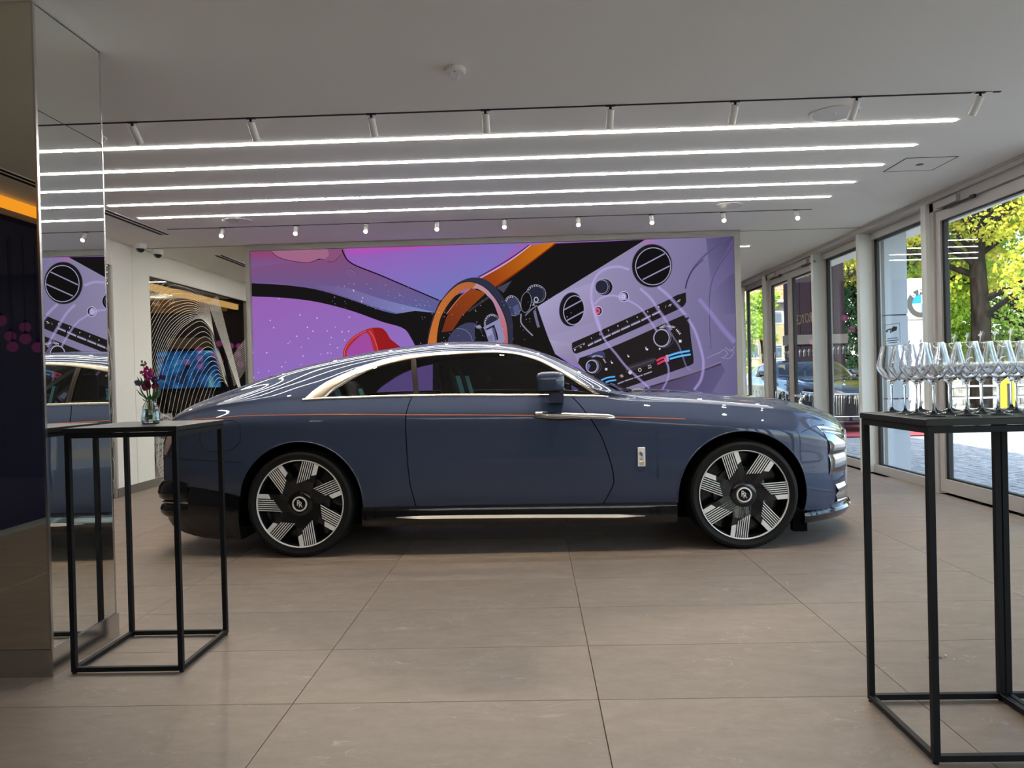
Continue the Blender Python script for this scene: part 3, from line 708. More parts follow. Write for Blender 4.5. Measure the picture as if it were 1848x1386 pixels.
for px, py0, py1 in ((1395, 562, 585), (1395, 622, 648), (1352, 562, 585), (1352, 622, 648), (1430, 562, 585)):
    a = onY(px, (py0+py1)/2, YH); cx = a.x-(hx0+hx1)/2; cz = a.z-ZG; hh = (py1-py0)/1390*YH/2
    f_ = MB().box(cx-.55, cx+.55, -.06, .05, cz-hh, cz+hh).build('window', principled('house_window', (.75, .75, .72), .5), t)
    for sx in (-1, 1): MB().box(cx+sx*.27-.22, cx+sx*.27+.22, -.075, -.05, cz-hh+.08, cz+hh*.55).build('pane', principled('house_pane', (.15, .2, .24), .05), f_)
    MB().box(cx-.49, cx+.49, -.075, -.05, cz+hh*.62, cz+hh-.08).build('pane', D.materials['house_pane'], f_)

# ------------------------------------------------------------------ trees
def leaf_mat(name, cols, trans=.45):
    m = D.materials.new(name); m.use_nodes = True; t = m.node_tree; t.nodes.clear()
    o = t.nodes.new('ShaderNodeOutputMaterial'); d = t.nodes.new('ShaderNodeBsdfDiffuse'); tr = t.nodes.new('ShaderNodeBsdfTranslucent'); mx = t.nodes.new('ShaderNodeMixShader'); mx.inputs[0].default_value = trans
    g = t.nodes.new('ShaderNodeNewGeometry'); r = t.nodes.new('ShaderNodeValToRGB')
    for i, c in enumerate(cols):
        e = r.color_ramp.elements[i] if i < 2 else r.color_ramp.elements.new(1)
        e.position = i/(len(cols)-1); e.color = (*c, 1)
    t.links.new(g.outputs['Random Per Island'], r.inputs[0])
    for s_ in (d, tr): t.links.new(r.outputs[0], s_.inputs[0])
    t.links.new(d.outputs[0], mx.inputs[1]); t.links.new(tr.outputs[0], mx.inputs[2]); t.links.new(mx.outputs[0], o.inputs[0]); return m
bark = add_noise(principled('bark', (.10, .08, .06), .95, spec=.0), 6, (.008, .006, .005), (.026, .021, .017), stretch=(1, 1, .3), bump=.4)
def leaves(centres, radii, n, size, seed, droop=0.):
    rg = np.random.default_rng(seed); C = np.array(centres); Rr = np.array(radii)
    k = rg.integers(0, len(C), n); d = rg.normal(size=(n, 3)); d /= np.linalg.norm(d, axis=1)[:, None]
    p = C[k]+d*(Rr[k]*rg.uniform(.55, 1.0, n)**.6)[:, None]*np.array([1, 1, .8])
    a = rg.normal(size=(n, 3)); a[:, 2] -= droop; a /= np.linalg.norm(a, axis=1)[:, None]
    b_ = np.cross(a, rg.normal(size=(n, 3))); b_ /= np.linalg.norm(b_, axis=1)[:, None]
    s = size*rg.uniform(.6, 1.3, n)[:, None]; nn = np.cross(a, b_)
    V = np.stack([p, p+a*s*.55+b_*s*.45+nn*s*.1, p+a*s*1.2, p+a*s*.55-b_*s*.45+nn*s*.1], 1).reshape(-1, 3)
    me = D.meshes.new('foliage'); me.from_pydata(V.tolist(), [], np.arange(4*n).reshape(-1, 4).tolist()); return me
def tree(name, x, y, h, crown, n, size, mat, label, seed, tr=.25, cat='tree'):
    """crown: list of (dx, dy, z, r)"""
    t = empty(name, (x, y, ZG), label, cat, 'trees and shrubs across the street')
    rg = random.Random(seed); m = MB()
    m.tube([(0, 0, 0), (.05, 0, h*.25), (-.05, .05, h*.5), (0, 0, h*.9)], [tr*1.2, tr, tr*.75, tr*.2], 10)
    for dx, dy, z, r in crown:
        z0 = min(z*.7, h*.6); m.tube([(0, 0, z0), (dx*.5, dy*.5, (z0+z)/2+.1), (dx, dy, z)], [tr*.4, tr*.25, tr*.08], 6)
    m.build('trunk', bark, t, 60)
    me = leaves([c[:3] for c in crown], [c[3] for c in crown], n, size, seed); me.materials.append(mat)
    o = link('foliage', me, t); o['kind'] = 'stuff'; return t
LM = leaf_mat('autumn_leaves', [(.74, .56, .06), (.58, .58, .07), (.34, .46, .06), (.80, .66, .12)])
LG = leaf_mat('green_leaves', [(.26, .44, .05), (.42, .60, .08), (.55, .72, .14)])
LC = leaf_mat('conifer_needles', [(.03, .08, .035), (.06, .13, .06), (.10, .18, .09)], .2)
def blob(n, rx, ry, z0, z1, r0, r1, seed):
    rg = random.Random(seed); return [(rg.uniform(-rx, rx), rg.uniform(-ry, ry), rg.uniform(z0, z1), rg.uniform(r0, r1)) for _ in range(n)]
p = onY(1768, 600, 24)
tree('maple_tree', p.x, 24, 11, blob(26, 3.6, 2.5, 3.8, 10, .9, 1.6, 3), 42000, .115, LM, 'large yellowing maple tree with a dark trunk seen through the entrance door', 11, .26)
p = onY(1655, 480, 27)
tree('maple_tree', p.x, 27, 10, blob(20, 2.6, 2.2, 4.4, 9.5, .9, 1.5, 5), 26000, .12, LM, 'yellow green maple tree above the white totem', 12, .30)
p = onY(1835, 600, 26)
tree('broadleaf_tree', p.x+1.5, 27, 9, blob(26, 4.0, 2, 1.6, 8.5, .9, 1.6, 8), 36000, .115, LG, 'bright green broadleaf tree at the right edge of the door glass', 13, .28)
tree('hedge_shrub', 19.2, 28.6, 3, blob(22, 4.5, .8, .7, 2.6, .7, 1.1, 9), 22000, .10, LG, 'bright green hedge behind the low stone wall', 14, .08, 'shrub')
p = onY(1538, 560, 30)
con = []
for k in range(14):
    z = 1.2+k*.68; r = 2.1*(1-k/15)
    for j in range(6): a = j*PI/3+k*.5; con.append((r*.65*math.cos(a), r*.65*math.sin(a), z, .42+.35*r*.5))
tree('conifer_tree', p.x+.5, 30, 11, con, 30000, .12, LC, 'dark green conifer behind the parked car', 15, .22)
p = onY(1336, 620, 34)
tree('broadleaf_tree', p.x, 34, 5, blob(12, .55, .8, 1, 3.4, .4, .6, 21), 6000, .12, LG, 'small green tree in front of the yellow house', 16, .12)
p = onY(1417, 590, 40)
tree('climbing_shrub', p.x, 44, 6.0, blob(12, .5, .4, 2.8, 6.3, .4, .6, 23), 2500, .2, LG, 'narrow green climber beside the house window', 17, .07, 'shrub')
# ------------------------------------------------------------------ the car (x forward, near side -y, z up; origin on the floor at mid wheelbase)
CAR = empty('car', (-.12, 6.47, 0), 'long glossy blue grey two door coupe with orange coachline parked before the screen', 'car')
ST = [  # x, W, zb, H, zr, yr, zc
(-2.79, .22, .47, .50, .51, .16, .515), (-2.782, .52, .46, .54, .56, .42, .565), (-2.762, .67, .46, .60, .63, .53, .64), (-2.735, .742, .47, .72, .75, .58, .765),
(-2.715, .772, .475, .85, .89, .60, .915), (-2.698, .79, .48, .93, .99, .61, 1.03), (-2.66, .82, .49, .970, 1.03, .63, 1.072), (-2.55, .875, .505, 1.012, 1.075, .655, 1.125),
(-2.4, .925, .51, 1.05, 1.118, .68, 1.18), (-2.2, .966, .48, 1.085, 1.172, .70, 1.25), (-1.97, .99, .43, 1.112, 1.238, .715, 1.325), (-1.70, 1.003, .375, 1.132, 1.305, .735, 1.402),
(-1.417, 1.006, .352, 1.14, 1.358, .752, 1.461), (-1.13, 1.006, .345, 1.141, 1.408, .766, 1.507), (-.82, 1.004, .345, 1.14, 1.446, .776, 1.543), (-.5, 1.001, .345, 1.135, 1.464, .78, 1.566),
(-.3, 1.0, .344, 1.131, 1.466, .78, 1.562), (-.05, 1.0, .342, 1.127, 1.452, .785, 1.533), (.1, 1.0, .341, 1.124, 1.420, .797, 1.499), (.31, 1.0, .340, 1.119, 1.322, .838, 1.416),
(.447, 1.001, .339, 1.115, 1.236, .872, 1.35), (.587, 1.002, .338, 1.108, 1.155, .90, 1.272), (.726, 1.003, .337, 1.088, 1.118, .865, 1.188), (.835, 1.003, .336, 1.072, 1.108, .80, 1.132),
(.94, 1.003, .336, 1.060, 1.102, .765, 1.131), (1.25, 1.004, .334, 1.03, 1.087, .74, 1.124), (1.6, 1.004, .318, .995, 1.056, .73, 1.092), (1.97, .962, .26, .945, 1.014, .71, 1.054),
(2.06, .92, .247, .925, .993, .68, 1.038), (2.175, .85, .24, .893, .965, .62, 1.012), (2.28, .77, .237, .858, .935, .54, .985), (2.37, .68, .237, .830, .905, .46, .955),
(2.465, .55, .238, .800, .873, .36, .920), (2.54, .40, .24, .775, .84, .25, .88), (2.60, .22, .24, .745, .797, .14, .83), (2.628, .10, .245, .72, .76, .06, .785), (2.635, .04, .25, .705, .74, .024, .76)]
ST = [((-2.5+(s[0]+2.5)*.80) if s[0] < -2.5 else s[0],)+s[1:] for s in ST]
CF = [pchip([s[0] for s in ST], [s[k] for s in ST]) for k in range(1, 7)]
def catmull(P, n=5):
    out = []; P = [np.array(p, float) for p in P]
    for i in range(len(P)-1):
        p0 = P[max(i-1, 0)] if i > 0 else 2*P[0]-P[1]; p1, p2 = P[i], P[i+1]; p3 = P[i+2] if i+2 < len(P) else 2*P[-1]-P[-2]
        t0 = 0; t1 = t0+max(np.linalg.norm(p1-p0), 1e-5)**.5; t2 = t1+max(np.linalg.norm(p2-p1), 1e-5)**.5; t3 = t2+max(np.linalg.norm(p3-p2), 1e-5)**.5
        for k in range(n):
            t = t1+(t2-t1)*k/n
            A1 = (t1-t)/(t1-t0)*p0+(t-t0)/(t1-t0)*p1; A2 = (t2-t)/(t2-t1)*p1+(t-t1)/(t2-t1)*p2; A3 = (t3-t)/(t3-t2)*p2+(t-t2)/(t3-t2)*p3
            B1 = (t2-t)/(t2-t0)*A1+(t-t0)/(t2-t0)*A2; B2 = (t3-t)/(t3-t1)*A2+(t-t1)/(t3-t1)*A3
            out.append((t2-t)/(t2-t1)*B1+(t-t1)/(t2-t1)*B2)
    out.append(P[-1]); return [tuple(p) for p in out]
def half_ring(x):
    W, zb, H, zr, yr, zc = [f(x) for f in CF]
    y5 = W-.092*min(1, W/.6); h = H-zb
    k7 = ((y5-.012+yr)/2+.012*min(1, W), (H+.03+zr)/2+.004)
    up = [(W*.972, zb+.004), (W*.99, zb+.10*h), (W, zb+.32*h), (W*.9965, zb+.62*h), (W-.0055*min(1, W/.6), zb+.80*h), (W-.016*min(1, W/.6), zb+.845*h), (W-.030*min(1, W/.6), zb+.88*h), (y5, H), (y5-.016*min(1, W), H+min(.03, (zr-H)*.35)), k7, (yr, zr),
          (yr*.86, zr+(zc-zr)*.58), (yr*.48, zr+(zc-zr)*.90), (0, zc)]
    return [(0, zb), (W*.45, zb), (W*.90, zb)] + catmull(up, 5)
xs_ = sorted(set([s[0] for s in ST] + list(np.round(np.linspace(-2.64, 2.44, 104), 4)) + list(np.round(np.linspace(2.45, 2.63, 18), 4)) + list(np.round(np.linspace(-2.728, -2.66, 10), 4))))
xs_ = [x for i, x in enumerate(xs_) if i == 0 or x-xs_[i-1] > .0035]
rings = [half_ring(x) for x in xs_]
def close_loft(xs, halves, mats):
    """halves: bottom centre -> top centre; mirror, loft, cap"""
    m = MB(); vs = []; fs = []; n = len(halves[0])
    for x, h in zip(xs, halves):
        ring = [(x, -y, z) for y, z in h] + [(x, y, z) for y, z in h[-2:0:-1]]; vs += ring
    N = 2*n-2
    for i in range(len(xs)-1):
        for k in range(N): j = (k+1) % N; fs.append((i*N+k, i*N+j, (i+1)*N+j, (i+1)*N+k))
    fs.append(tuple(range(N))); fs.append(tuple((len(xs)-1)*N+k for k in range(N))[::-1])
    m.add(vs, fs); return m
skin = close_loft(xs_, rings, None).build('skin', MT['paint'], None, 180)
SKM = skin.data
# reference surface: triangles with smooth normals
bm = bmesh.new(); bm.from_mesh(SKM); bmesh.ops.triangulate(bm, faces=bm.faces); bm.normal_update()
REF_V = [v.co.copy() for v in bm.verts]; REF_N = [v.normal.copy() for v in bm.verts]; REF_T = [tuple(v.index for v in f.verts) for f in bm.faces]; bm.free()
REF = BVHTree.FromPolygons(REF_V, REF_T)
def side(x, z, sgn=-1):
    """point and normal of the car's side at (x, z)"""
    loc, nor, i, d = REF.ray_cast(Vector((x, sgn*3, z)), Vector((0, -sgn, 0)))
    if loc is None:
        loc, nor, i, d = REF.find_nearest(Vector((x, sgn*.9, z)))
    return loc, smooth_n(loc, i)
def top(x, y):
    loc, nor, i, d = REF.ray_cast(Vector((x, y, 3)), Vector((0, 0, -1)))
    if loc is None: loc, nor, i, d = REF.find_nearest(Vector((x, y, 1)))
    return loc, smooth_n(loc, i)
def smooth_n(p, i):
    a, b_, c = [REF_V[k] for k in REF_T[i]]
    v0, v1, v2 = b_-a, c-a, p-a; d00, d01, d11, d20, d21 = v0.dot(v0), v0.dot(v1), v1.dot(v1), v2.dot(v0), v2.dot(v1)
    den = d00*d11-d01*d01 or 1e-12; v = (d11*d20-d01*d21)/den; w_ = (d00*d21-d01*d20)/den
    n = [REF_N[k] for k in REF_T[i]]; return (n[0]*(1-v-w_)+n[1]*v+n[2]*w_).normalized()
def boolean(ob, cut, op='DIFFERENCE'):
    md = ob.modifiers.new('b', 'BOOLEAN'); md.object = cut; md.operation = op; md.solver = 'EXACT'; md.material_mode = 'TRANSFER'
    dg = bpy.context.evaluated_depsgraph_get(); dg.update()
    me = D.meshes.new_from_object(ob.evaluated_get(dg)); ob.modifiers.clear()
    old = ob.data; ob.data = me
    return ob
def kill(o): D.objects.remove(o)
def polish(me):
    """give faces that lie on the original skin the skin's own smooth normals"""
    me.polygons.foreach_set('use_smooth', [True]*len(me.polygons)); nors = [None]*len(me.loops)
    for p in me.polygons:
        loc, n, i, d = REF.find_nearest(p.center); on = d is not None and d < .004 and abs(n.dot(p.normal)) > .93
        for li in p.loop_indices:
            if on:
                q = me.vertices[me.loops[li].vertex_index].co; l2, n2, i2, d2 = REF.find_nearest(q)
                sn = smooth_n(l2, i2) if d2 < .002 else p.normal
                nors[li] = tuple(sn if sn.dot(p.normal) > .8 else p.normal)
            else: nors[li] = tuple(p.normal)
    me.normals_split_custom_set(nors)
# ---- cutters
def cutter(mb, mt):
    o = mb.build('cutter', mt); b2 = bmesh.new(); b2.from_mesh(o.data)
    if b2.calc_volume(signed=True) < 0: bmesh.ops.reverse_faces(b2, faces=b2.faces); b2.to_mesh(o.data)
    b2.free(); return o
cx_ = [x for x in np.linspace(-2.02, .80, 48)]
cav = []
for x in cx_:
    h = [p for p in half_ring(x) if p[1] > CF[2](x)-.10 and p[0] < CF[0](x)]
    up = [(max(0, y-.05 if y > .05 else y*.5), min(z-.032, CF[5](x)-.035)) for y, z in half_ring(x)[43:]]
    up[-1] = (0, CF[5](x)-.035)
    zf = .72+.15*min(1, max(0, (-1.02-x)/.10)); cav.append([(0, zf), (up[0][0]*.5, zf), (up[0][0], zf)]+up)
c = cutter(close_loft(cx_, cav, None), MT['cabin'])
boolean(skin, c); kill(c)
# side window outline (x, z)
DLO_IN = [(-1.40, 1.149), (-1.335, 1.205), (-1.275, 1.242), (-1.185, 1.295), (-1.098, 1.336), (-.936, 1.386), (-.786, 1.412), (-.599, 1.433), (-.195, 1.445), (-.023, 1.430), (.135, 1.381), (.265, 1.314), (.398, 1.229), (.49, 1.165), (.545, 1.127)]
DLO_OUT = [(-1.555, 1.142), (-1.475, 1.216), (-1.400, 1.265), (-1.270, 1.322), (-1.105, 1.386), (-.934, 1.428), (-.731, 1.451), (-.463, 1.463), (-.195, 1.462), (-.023, 1.446), (.140, 1.406), (.268, 1.343), (.402, 1.260), (.530, 1.168), (.618, 1.112)]
BELT = pchip([-1.60, -1.35, -.764, 0, .66], [1.138, 1.146, 1.149, 1.134, 1.1115])
def belt_in(x): return BELT(x)+.004
poly = [(-1.40, belt_in(-1.40)+.002)] + [(x, z+.003) for x, z in DLO_IN[1:]] + [(.540, belt_in(.540)), (-1.36, belt_in(-1.36))]
poly = [p for i, p in enumerate(poly) if i == 0 or math.hypot(p[0]-poly[i-1][0], p[1]-poly[i-1][1]) > .006]
c = cutter(MB().prism(poly, 'y', -1.3, 1.3), MT['cabin']); boolean(skin, c); kill(c)
# windscreen opening (plan outline)
WS_T = lambda v: (.02-.06*v*v, v*.60); WS_B = lambda v: (.855-.20*v*v, v*.775)
wp = [WS_T(v) for v in np.linspace(-1, 1, 9)] + [WS_B(v) for v in np.linspace(1, -1, 13)]
c = cutter(MB().prism([(x, y) for x, y in wp], 'z', 1.02, 1.8), MT['cabin']); boolean(skin, c); kill(c)
RW_T = lambda v: (-1.30+.05*v*v, v*.50); RW_B = lambda v: (-1.98+.06*v*v, v*.60)
wp = [RW_T(v) for v in np.linspace(-1, 1, 9)] + [RW_B(v) for v in np.linspace(1, -1, 9)]
c = cutter(MB().prism(wp, 'z', 1.05, 1.8), MT['cabin']); boolean(skin, c); kill(c)
AX = {'rear': (-1.578, .384, .452), 'front': (1.585, .378, .462)}
for nm, (ax, az, r) in AX.items():
    for s in (-1, 1):
        m = MB().lathe([(r, 0), (r, .42)], 64, Matrix.Translation((ax, s*1.06, az)) @ Matrix.Rotation(PI/2*s, 4, 'X')); c = cutter(m, MT['well'])
        boolean(skin, c); kill(c)
# near side door
DR = [(-.757, 1.152), (-.780, 1.085), (-.795, 1.02), (-.798, .92), (-.796, .80), (-.790, .65), (-.775, .50), (-.752, .40), (-.725, .25)]
DF = [(.545, .25), (.59, .345), (.655, .466), (.667, .50), (.666, .54), (.655, .61), (.632, .695), (.606, .775), (.575, .85), (.530, .925), (.484, .993), (.43, 1.065), (.373, 1.125)]
dpoly = DR + DF
def offset_poly(P, d):
    out = []; n = len(P); A = sum(P[i][0]*P[(i+1) % n][1]-P[(i+1) % n][0]*P[i][1] for i in range(n)); sg = 1 if A > 0 else -1
    for i in range(n):
        a, b_, c = Vector(P[i-1]), Vector(P[i]), Vector(P[(i+1) % n]); e1 = (b_-a).normalized(); e2 = (c-b_).normalized()
        n1 = Vector((e1.y, -e1.x))*sg; n2 = Vector((e2.y, -e2.x))*sg; nn = (n1+n2).normalized(); out.append(tuple(b_+nn*d/max(.4, nn.dot(n1))))
    return out
door_ob = skin.copy(); door_ob.data = skin.data.copy(); COL.objects.link(door_ob)
c = cutter(MB().prism(dpoly, 'y', -1.3, -.87), MT['well']); boolean(door_ob, c, 'INTERSECT'); kill(c)
c = cutter(MB().prism(offset_poly(dpoly, .0065), 'y', -1.3, -.865), MT['well']); boolean(skin, c); kill(c)
skin.name = 'body'; skin.data.name = 'body'; skin.parent = CAR; door_ob.name = 'door'; door_ob.data.name = 'door'; door_ob.parent = CAR
polish(skin.data); polish(door_ob.data)

# ---- strips and panes laid on the skin
def on_side(x, z, off, sgn=-1): p, n = side(x, z, sgn); return p+n*off
def side_strip(name, path, hw, off, mt, par, edge=.0, smooth=50, sgn=-1):
    """band of half-width hw along a (x,z) path: crowned, seated on the skin"""
    rows = []
    for i, (x, z) in enumerate(path):
        a = Vector(path[max(0, i-1)]); b_ = Vector(path[min(len(path)-1, i+1)]); t = (b_-a).normalized(); nx, nz = -t.y, t.x
        h = hw[i] if isinstance(hw, (list, tuple)) else hw
        rows.append([on_side(x+nx*h*u, z+nz*h*u, off*v, sgn) for u, v in ((-1, -.3), (-.9, .7), (-.45, 1), (.45, 1), (.9, .7), (1, -.3))])
    return MB().grid(rows).build(name, mt, par, smooth)
def dense(P, n):
    L = [0]
    for i in range(len(P)-1): L.append(L[-1]+math.hypot(P[i+1][0]-P[i][0], P[i+1][1]-P[i][1]))
    fx = pchip(L, [p[0] for p in P]); fz = pchip(L, [p[1] for p in P]); return [(fx(L[-1]*k/(n-1)), fz(L[-1]*k/(n-1))) for k in range(n)]
oo, ii = dense(DLO_OUT, 90), dense(DLO_IN, 90)
for sgn in (-1, 1):
    rows = []
    for a, b_ in zip(oo, ii):
        rows.append([on_side(a[0]*(1-u)+b_[0]*u, a[1]*(1-u)+b_[1]*u, v, sgn) for u, v in ((0, -.002), (.04, .0035), (.3, .0055), (.7, .0055), (.94, .0035), (1.0, -.006))])
    MB().grid(rows).build('window_surround', MT['satin'], CAR, 60)
    side_strip('belt_trim', [(x, BELT(x)-.004) for x in np.linspace(-1.565, .655, 60)], .0085, .006, MT['satin'], CAR, sgn=sgn)
def pane(name, x0, x1, sgn, n=40):
    up = pchip([p[0] for p in DLO_IN], [p[1] for p in DLO_IN]); rows = []
    for x in np.linspace(x0, x1, n):
        z0, z1 = belt_in(x)-.012, max(up(x)+.006, belt_in(x)-.008); rows.append([on_side(x, z0*(1-u)+z1*u, -.007, sgn) for u in np.linspace(0, 1, 10)])
    return MB().grid(rows).build(name, MT['car_glass'], CAR, 60)
for sgn in (-1, 1):
    pane('quarter_window', -1.395, -.752, sgn, 24); pane('door_window', -.744, .54, sgn, 40)
    zt = pchip([p[0] for p in DLO_IN], [p[1] for p in DLO_IN])
    path = [(-.775+.040*(1-u), (zt(-.76)+.0)*(u)+(BELT(-.74)+.0)*(1-u)) for u in np.linspace(0, 1, 10)]
    path = [(-.733-.030*u, BELT(-.74)*(1-u)+zt(-.765)*u) for u in np.linspace(0, 1, 10)]
    side_strip('b_pillar', path, .020, .003, MT['bronze'], CAR, sgn=sgn)
    side_strip('pillar_line', path, .0035, .006, MT['cabin'], CAR, sgn=sgn)
def plan_pane(name, T, B, n=25, k=14):
    rows = []
    for v in np.linspace(-1, 1, n):
        (x0, y0), (x1, y1) = T(v), B(v); r = []
        for u in np.linspace(0, 1, k): p, nn = top(x0*(1-u)+x1*u, y0*(1-u)+y1*u); r.append(p-nn*.006)
        rows.append(r)
    return MB().grid(rows).build(name, MT['car_glass'], CAR, 60)
plan_pane('windscreen', WS_T, WS_B); plan_pane('rear_window', RW_T, RW_B)
# cowl and wipers
rows = []
for v in np.linspace(-1, 1, 21):
    r = []
    for u in np.linspace(0, 1, 5): p, nn = top(.835-.19*v*v+.10*u, v*.78); r.append(p+nn*(.004+.012*math.sin(PI*u)))
    rows.append(r)
MB().grid(rows).build('cowl', MT['black_gloss'], CAR, 50)
MB().tube([(.86, -.50, 1.125), (.80, -.2, 1.168), (.78, .15, 1.182)], .009, 6).tube([(.88, .15, 1.135), (.80, .45, 1.16), (.76, .62, 1.155)], .009, 6).build('wiper', MT['black_gloss'], CAR, 40)
MB().ball((.93, -.42, 1.125), .035, 12, (1.7, 1.2, .8)).build('cowl_vent', MT['black_gloss'], CAR, 60)
# coachline, seams, flap
def seam(name, path, r=.0022, mt='slot', n=40, sgn=-1, off=.0004):
    P = dense(path, n); return MB().tube([on_side(x, z, off, sgn) for x, z in P], r, 5).build(name, MT[mt], CAR, 60)
CL = [(-2.40, 1.010), (-2.25, 1.017), (-1.951, 1.031), (-1.551, 1.030), (-.687, 1.009), (.125, .985)]
seam('coachline', CL, .0028, 'orange', 90); seam('coachline', [(.690, .960), (1.0, .945), (1.185, .934)], .0027, 'orange', 20)
seam('bumper_seam', [(2.02, .818), (2.11, .842), (2.19, .852), (2.26, .853)], n=16)
seam('bumper_seam', [(-2.66, .735), (-2.4, .722), (-2.1, .705), (-2.0, .700)], n=20)
seam('charge_flap', [(-2.06, 1.0), (-2.02, .985), (-2.0, .955), (-2.0, .875), (-2.03, .82), (-2.10, .785), (-2.2, .78), (-2.28, .80), (-2.315, .86), (-2.305, .93), (-2.26, .985), (-2.20, 1.002), (-2.06, 1.003)], n=60)
p, n = side(-2.52, .935); MB().tube([p+Vector((.012*math.cos(a), 0, .012*math.sin(a)))+n*.001 for a in np.linspace(0, 2*PI, 14)], .0022, 5).build('tow_cap', MT['orange'], CAR, 60)
# wheel arch lips
for nm, (ax, az, r) in AX.items():
    for sgn in (-1, 1):
        P = []
        for a in np.linspace(-.05 if nm == 'front' else .0, PI+.05, 50):
            x, z = ax+(r+.003)*math.cos(a), az+(r+.003)*math.sin(a)
            if z > CF[1](x)+.004: P.append(on_side(x, z, -.002, sgn))
        MB().tube(P, .0055, 6).build('arch_lip', MT['paint'], CAR, 60)
# handle, badge
h = MB(); rows = []
for x in np.linspace(.128, .690, 24):
    u = (x-.128)/.562; z = .991-.033*u; e = .0165*(1 if u < .93 else max(.25, (1-(u-.93)/.07)**.5)); b0 = .004+.016*min(1, u*12)*min(1, (1-u)*10)
    rows.append([on_side(x, z+e*s_, o_) for s_, o_ in ((-1, -.002), (-1, b0*.7), (-.6, b0), (.6, b0), (1, b0*.7), (1, -.002))])
h.grid(rows).build('door_handle', MT['steel'], door_ob, 50)
side_strip('handle_recess', [(x, .988-.058*(x-.128)-.008) for x in np.linspace(.112, .46, 16)], [.012+.017*math.sin(PI*k/15) for k in range(16)], .0025, MT['black_gloss'], door_ob)
p, n = side(.868, .675)
bd = empty('fender_badge', p+Vector((0, -.004, 0))); bd.parent = CAR
MB().bbox(-.026, .026, -.006, .004, -.068, .068, .003).build('plate', MT['rim_silver'], bd)
MB().bbox(-.016, .016, -.008, -.005, -.056, -.030, .001).build('plaque', principled('badge_plaque', (.72, .58, .42), .35, metal=.6), bd)
def monogram(sz, dy, mt, par, y=-.008, z0=0, name='monogram'):
    m = MB()
    for dx, dz in ((-sz*.13, sz*.10), (sz*.10, -sz*.10)):
        vs, fs = text_geo('R', sz, dy, bold=.0); m.add([(u*.8+dx, y-zz, v+dz+z0) for u, v, zz in vs], fs)
    return m.build(name, mt, par, fix=False)
monogram(.040, .001, MT['gasket'], bd, -.0075, .018)
vs, fs = text_geo('R', .010, .0004)
m = MB()
for dz, L in ((-.008, .030), (-.018, .026)):
    for k in range(5): m.box(-L/2+k*L/5, -L/2+k*L/5+L/7, -.0072, -.006, dz-.002, dz+.002)
m.build('script', MT['gasket'], bd)
# ---- sills, silver insert, bumpers
def cladding(name, xs, f, mt):
    """f(x) -> y_out, z0, z1: closed loft across the car"""
    halves = []
    for x in xs:
        yo, z0, z1 = f(x); halves.append([(0, z0), (yo*.9, z0), (yo*.965, z0+.006), (yo, z0+(z1-z0)*.35), (yo+.001, z0+(z1-z0)*.8), (yo-.012, z1), (yo*.8, z1), (0, z1)])
    return close_loft(xs, halves, None).build(name, mt, CAR, 35)
zb = CF[1]
cladding('sill', np.linspace(-1.135, 1.115, 20), lambda x: (CF[0](x)-.012, .205-.012*(x+1)/2, zb(x)+.006), MT['black_gloss'])
SI = np.linspace(-.885, .885, 40)
side_sil = []
rows = []
for x in SI:
    u = (x+.885)/1.77; h = .0135*min(1, u/.10, (1-u)/.10)+.001; z = .280-.024*u+.004*math.sin(PI*u); y = -(CF[0](x)-.011)
    rows.append([(x, y+.004, z-h), (x, y-.016, z-h*.92), (x, y-.017, z-h*.80), (x, y+.006, z+h)])
MB().grid(rows).build('sill_insert', MT['sill_metal'], CAR, 60)
def rear_f(x):
    W = CF[0](x); z0 = pchip([-2.73, -2.65, -2.58, -2.4, -2.25, -2.03], [.30, .25, .20, .148, .130, .125])(x); return W*.985, z0, CF[1](x)+.01
cladding('rear_diffuser', [-2.72, -2.708, -2.684, -2.65, -2.6, -2.5, -2.4, -2.3, -2.2, -2.1, -2.035], rear_f, MT['black_gloss'])
def ring_at(x): return CF[0](x)
m = MB()
BX = list(np.linspace(-2.44, -2.66, 12)) + list(np.linspace(-2.672, -2.7315, 12))
PB = [(x, -CF[0](x)) for x in BX]; PB += [(x, -y) for x, y in PB[::-1]]
def bumper_band(name, prof, mt):
    rows = []
    for i, (x, y) in enumerate(PB):
        (xa, ya), (xb, yb) = PB[max(0, i-1)], PB[min(len(PB)-1, i+1)]; L = math.hypot(xb-xa, yb-ya); nx, ny = (yb-ya)/L, -(xb-xa)/L
        if nx > 0 and abs(y) < .85: nx, ny = -nx, -ny
        if ny*y < 0: nx, ny = -nx, -ny
        if i in (len(PB)//2-1, len(PB)//2): nx, ny = -1, 0
        k = min(1, max(0, (-2.45-x)/.16)); rows.append([(x+nx*(o_*k-.014*(1-k)), y+ny*(o_*k-.014*(1-k)), z) for z, o_ in prof])
    MB().grid(rows).build(name, mt, CAR, 50)
bumper_band('rear_bumper', [(.560, -.004), (.548, .016), (.515, .036), (.470, .044), (.430, .036), (.412, .014), (.408, -.004)], MT['black_gloss'])
bumper_band('rear_bumper_trim', [(.406, -.004), (.404, .016), (.394, .018), (.392, -.004)], MT['chrome'])
bumper_band('rear_lip', [(.388, -.004), (.378, .018), (.350, .030), (.320, .028), (.295, .010), (.285, -.006)], MT['black_gloss'])
for sgn in (-1, 1):
    side_strip('tail_lamp', [(-2.648+.115*u, .755+.20*u) for u in np.linspace(0, 1, 10)], [.020+.010*math.sin(PI*k/9) for k in range(10)], .006, MT['tail_lens'], CAR, sgn=sgn)
    side_strip('tail_lamp_gasket', [(-2.606+.115*u, .735+.20*u) for u in np.linspace(0, 1, 10)], .006, .003, MT['slot'], CAR, sgn=sgn)
def front_f(x):
    W = CF[0](x)
    return W*1.012+.006, .185, .262
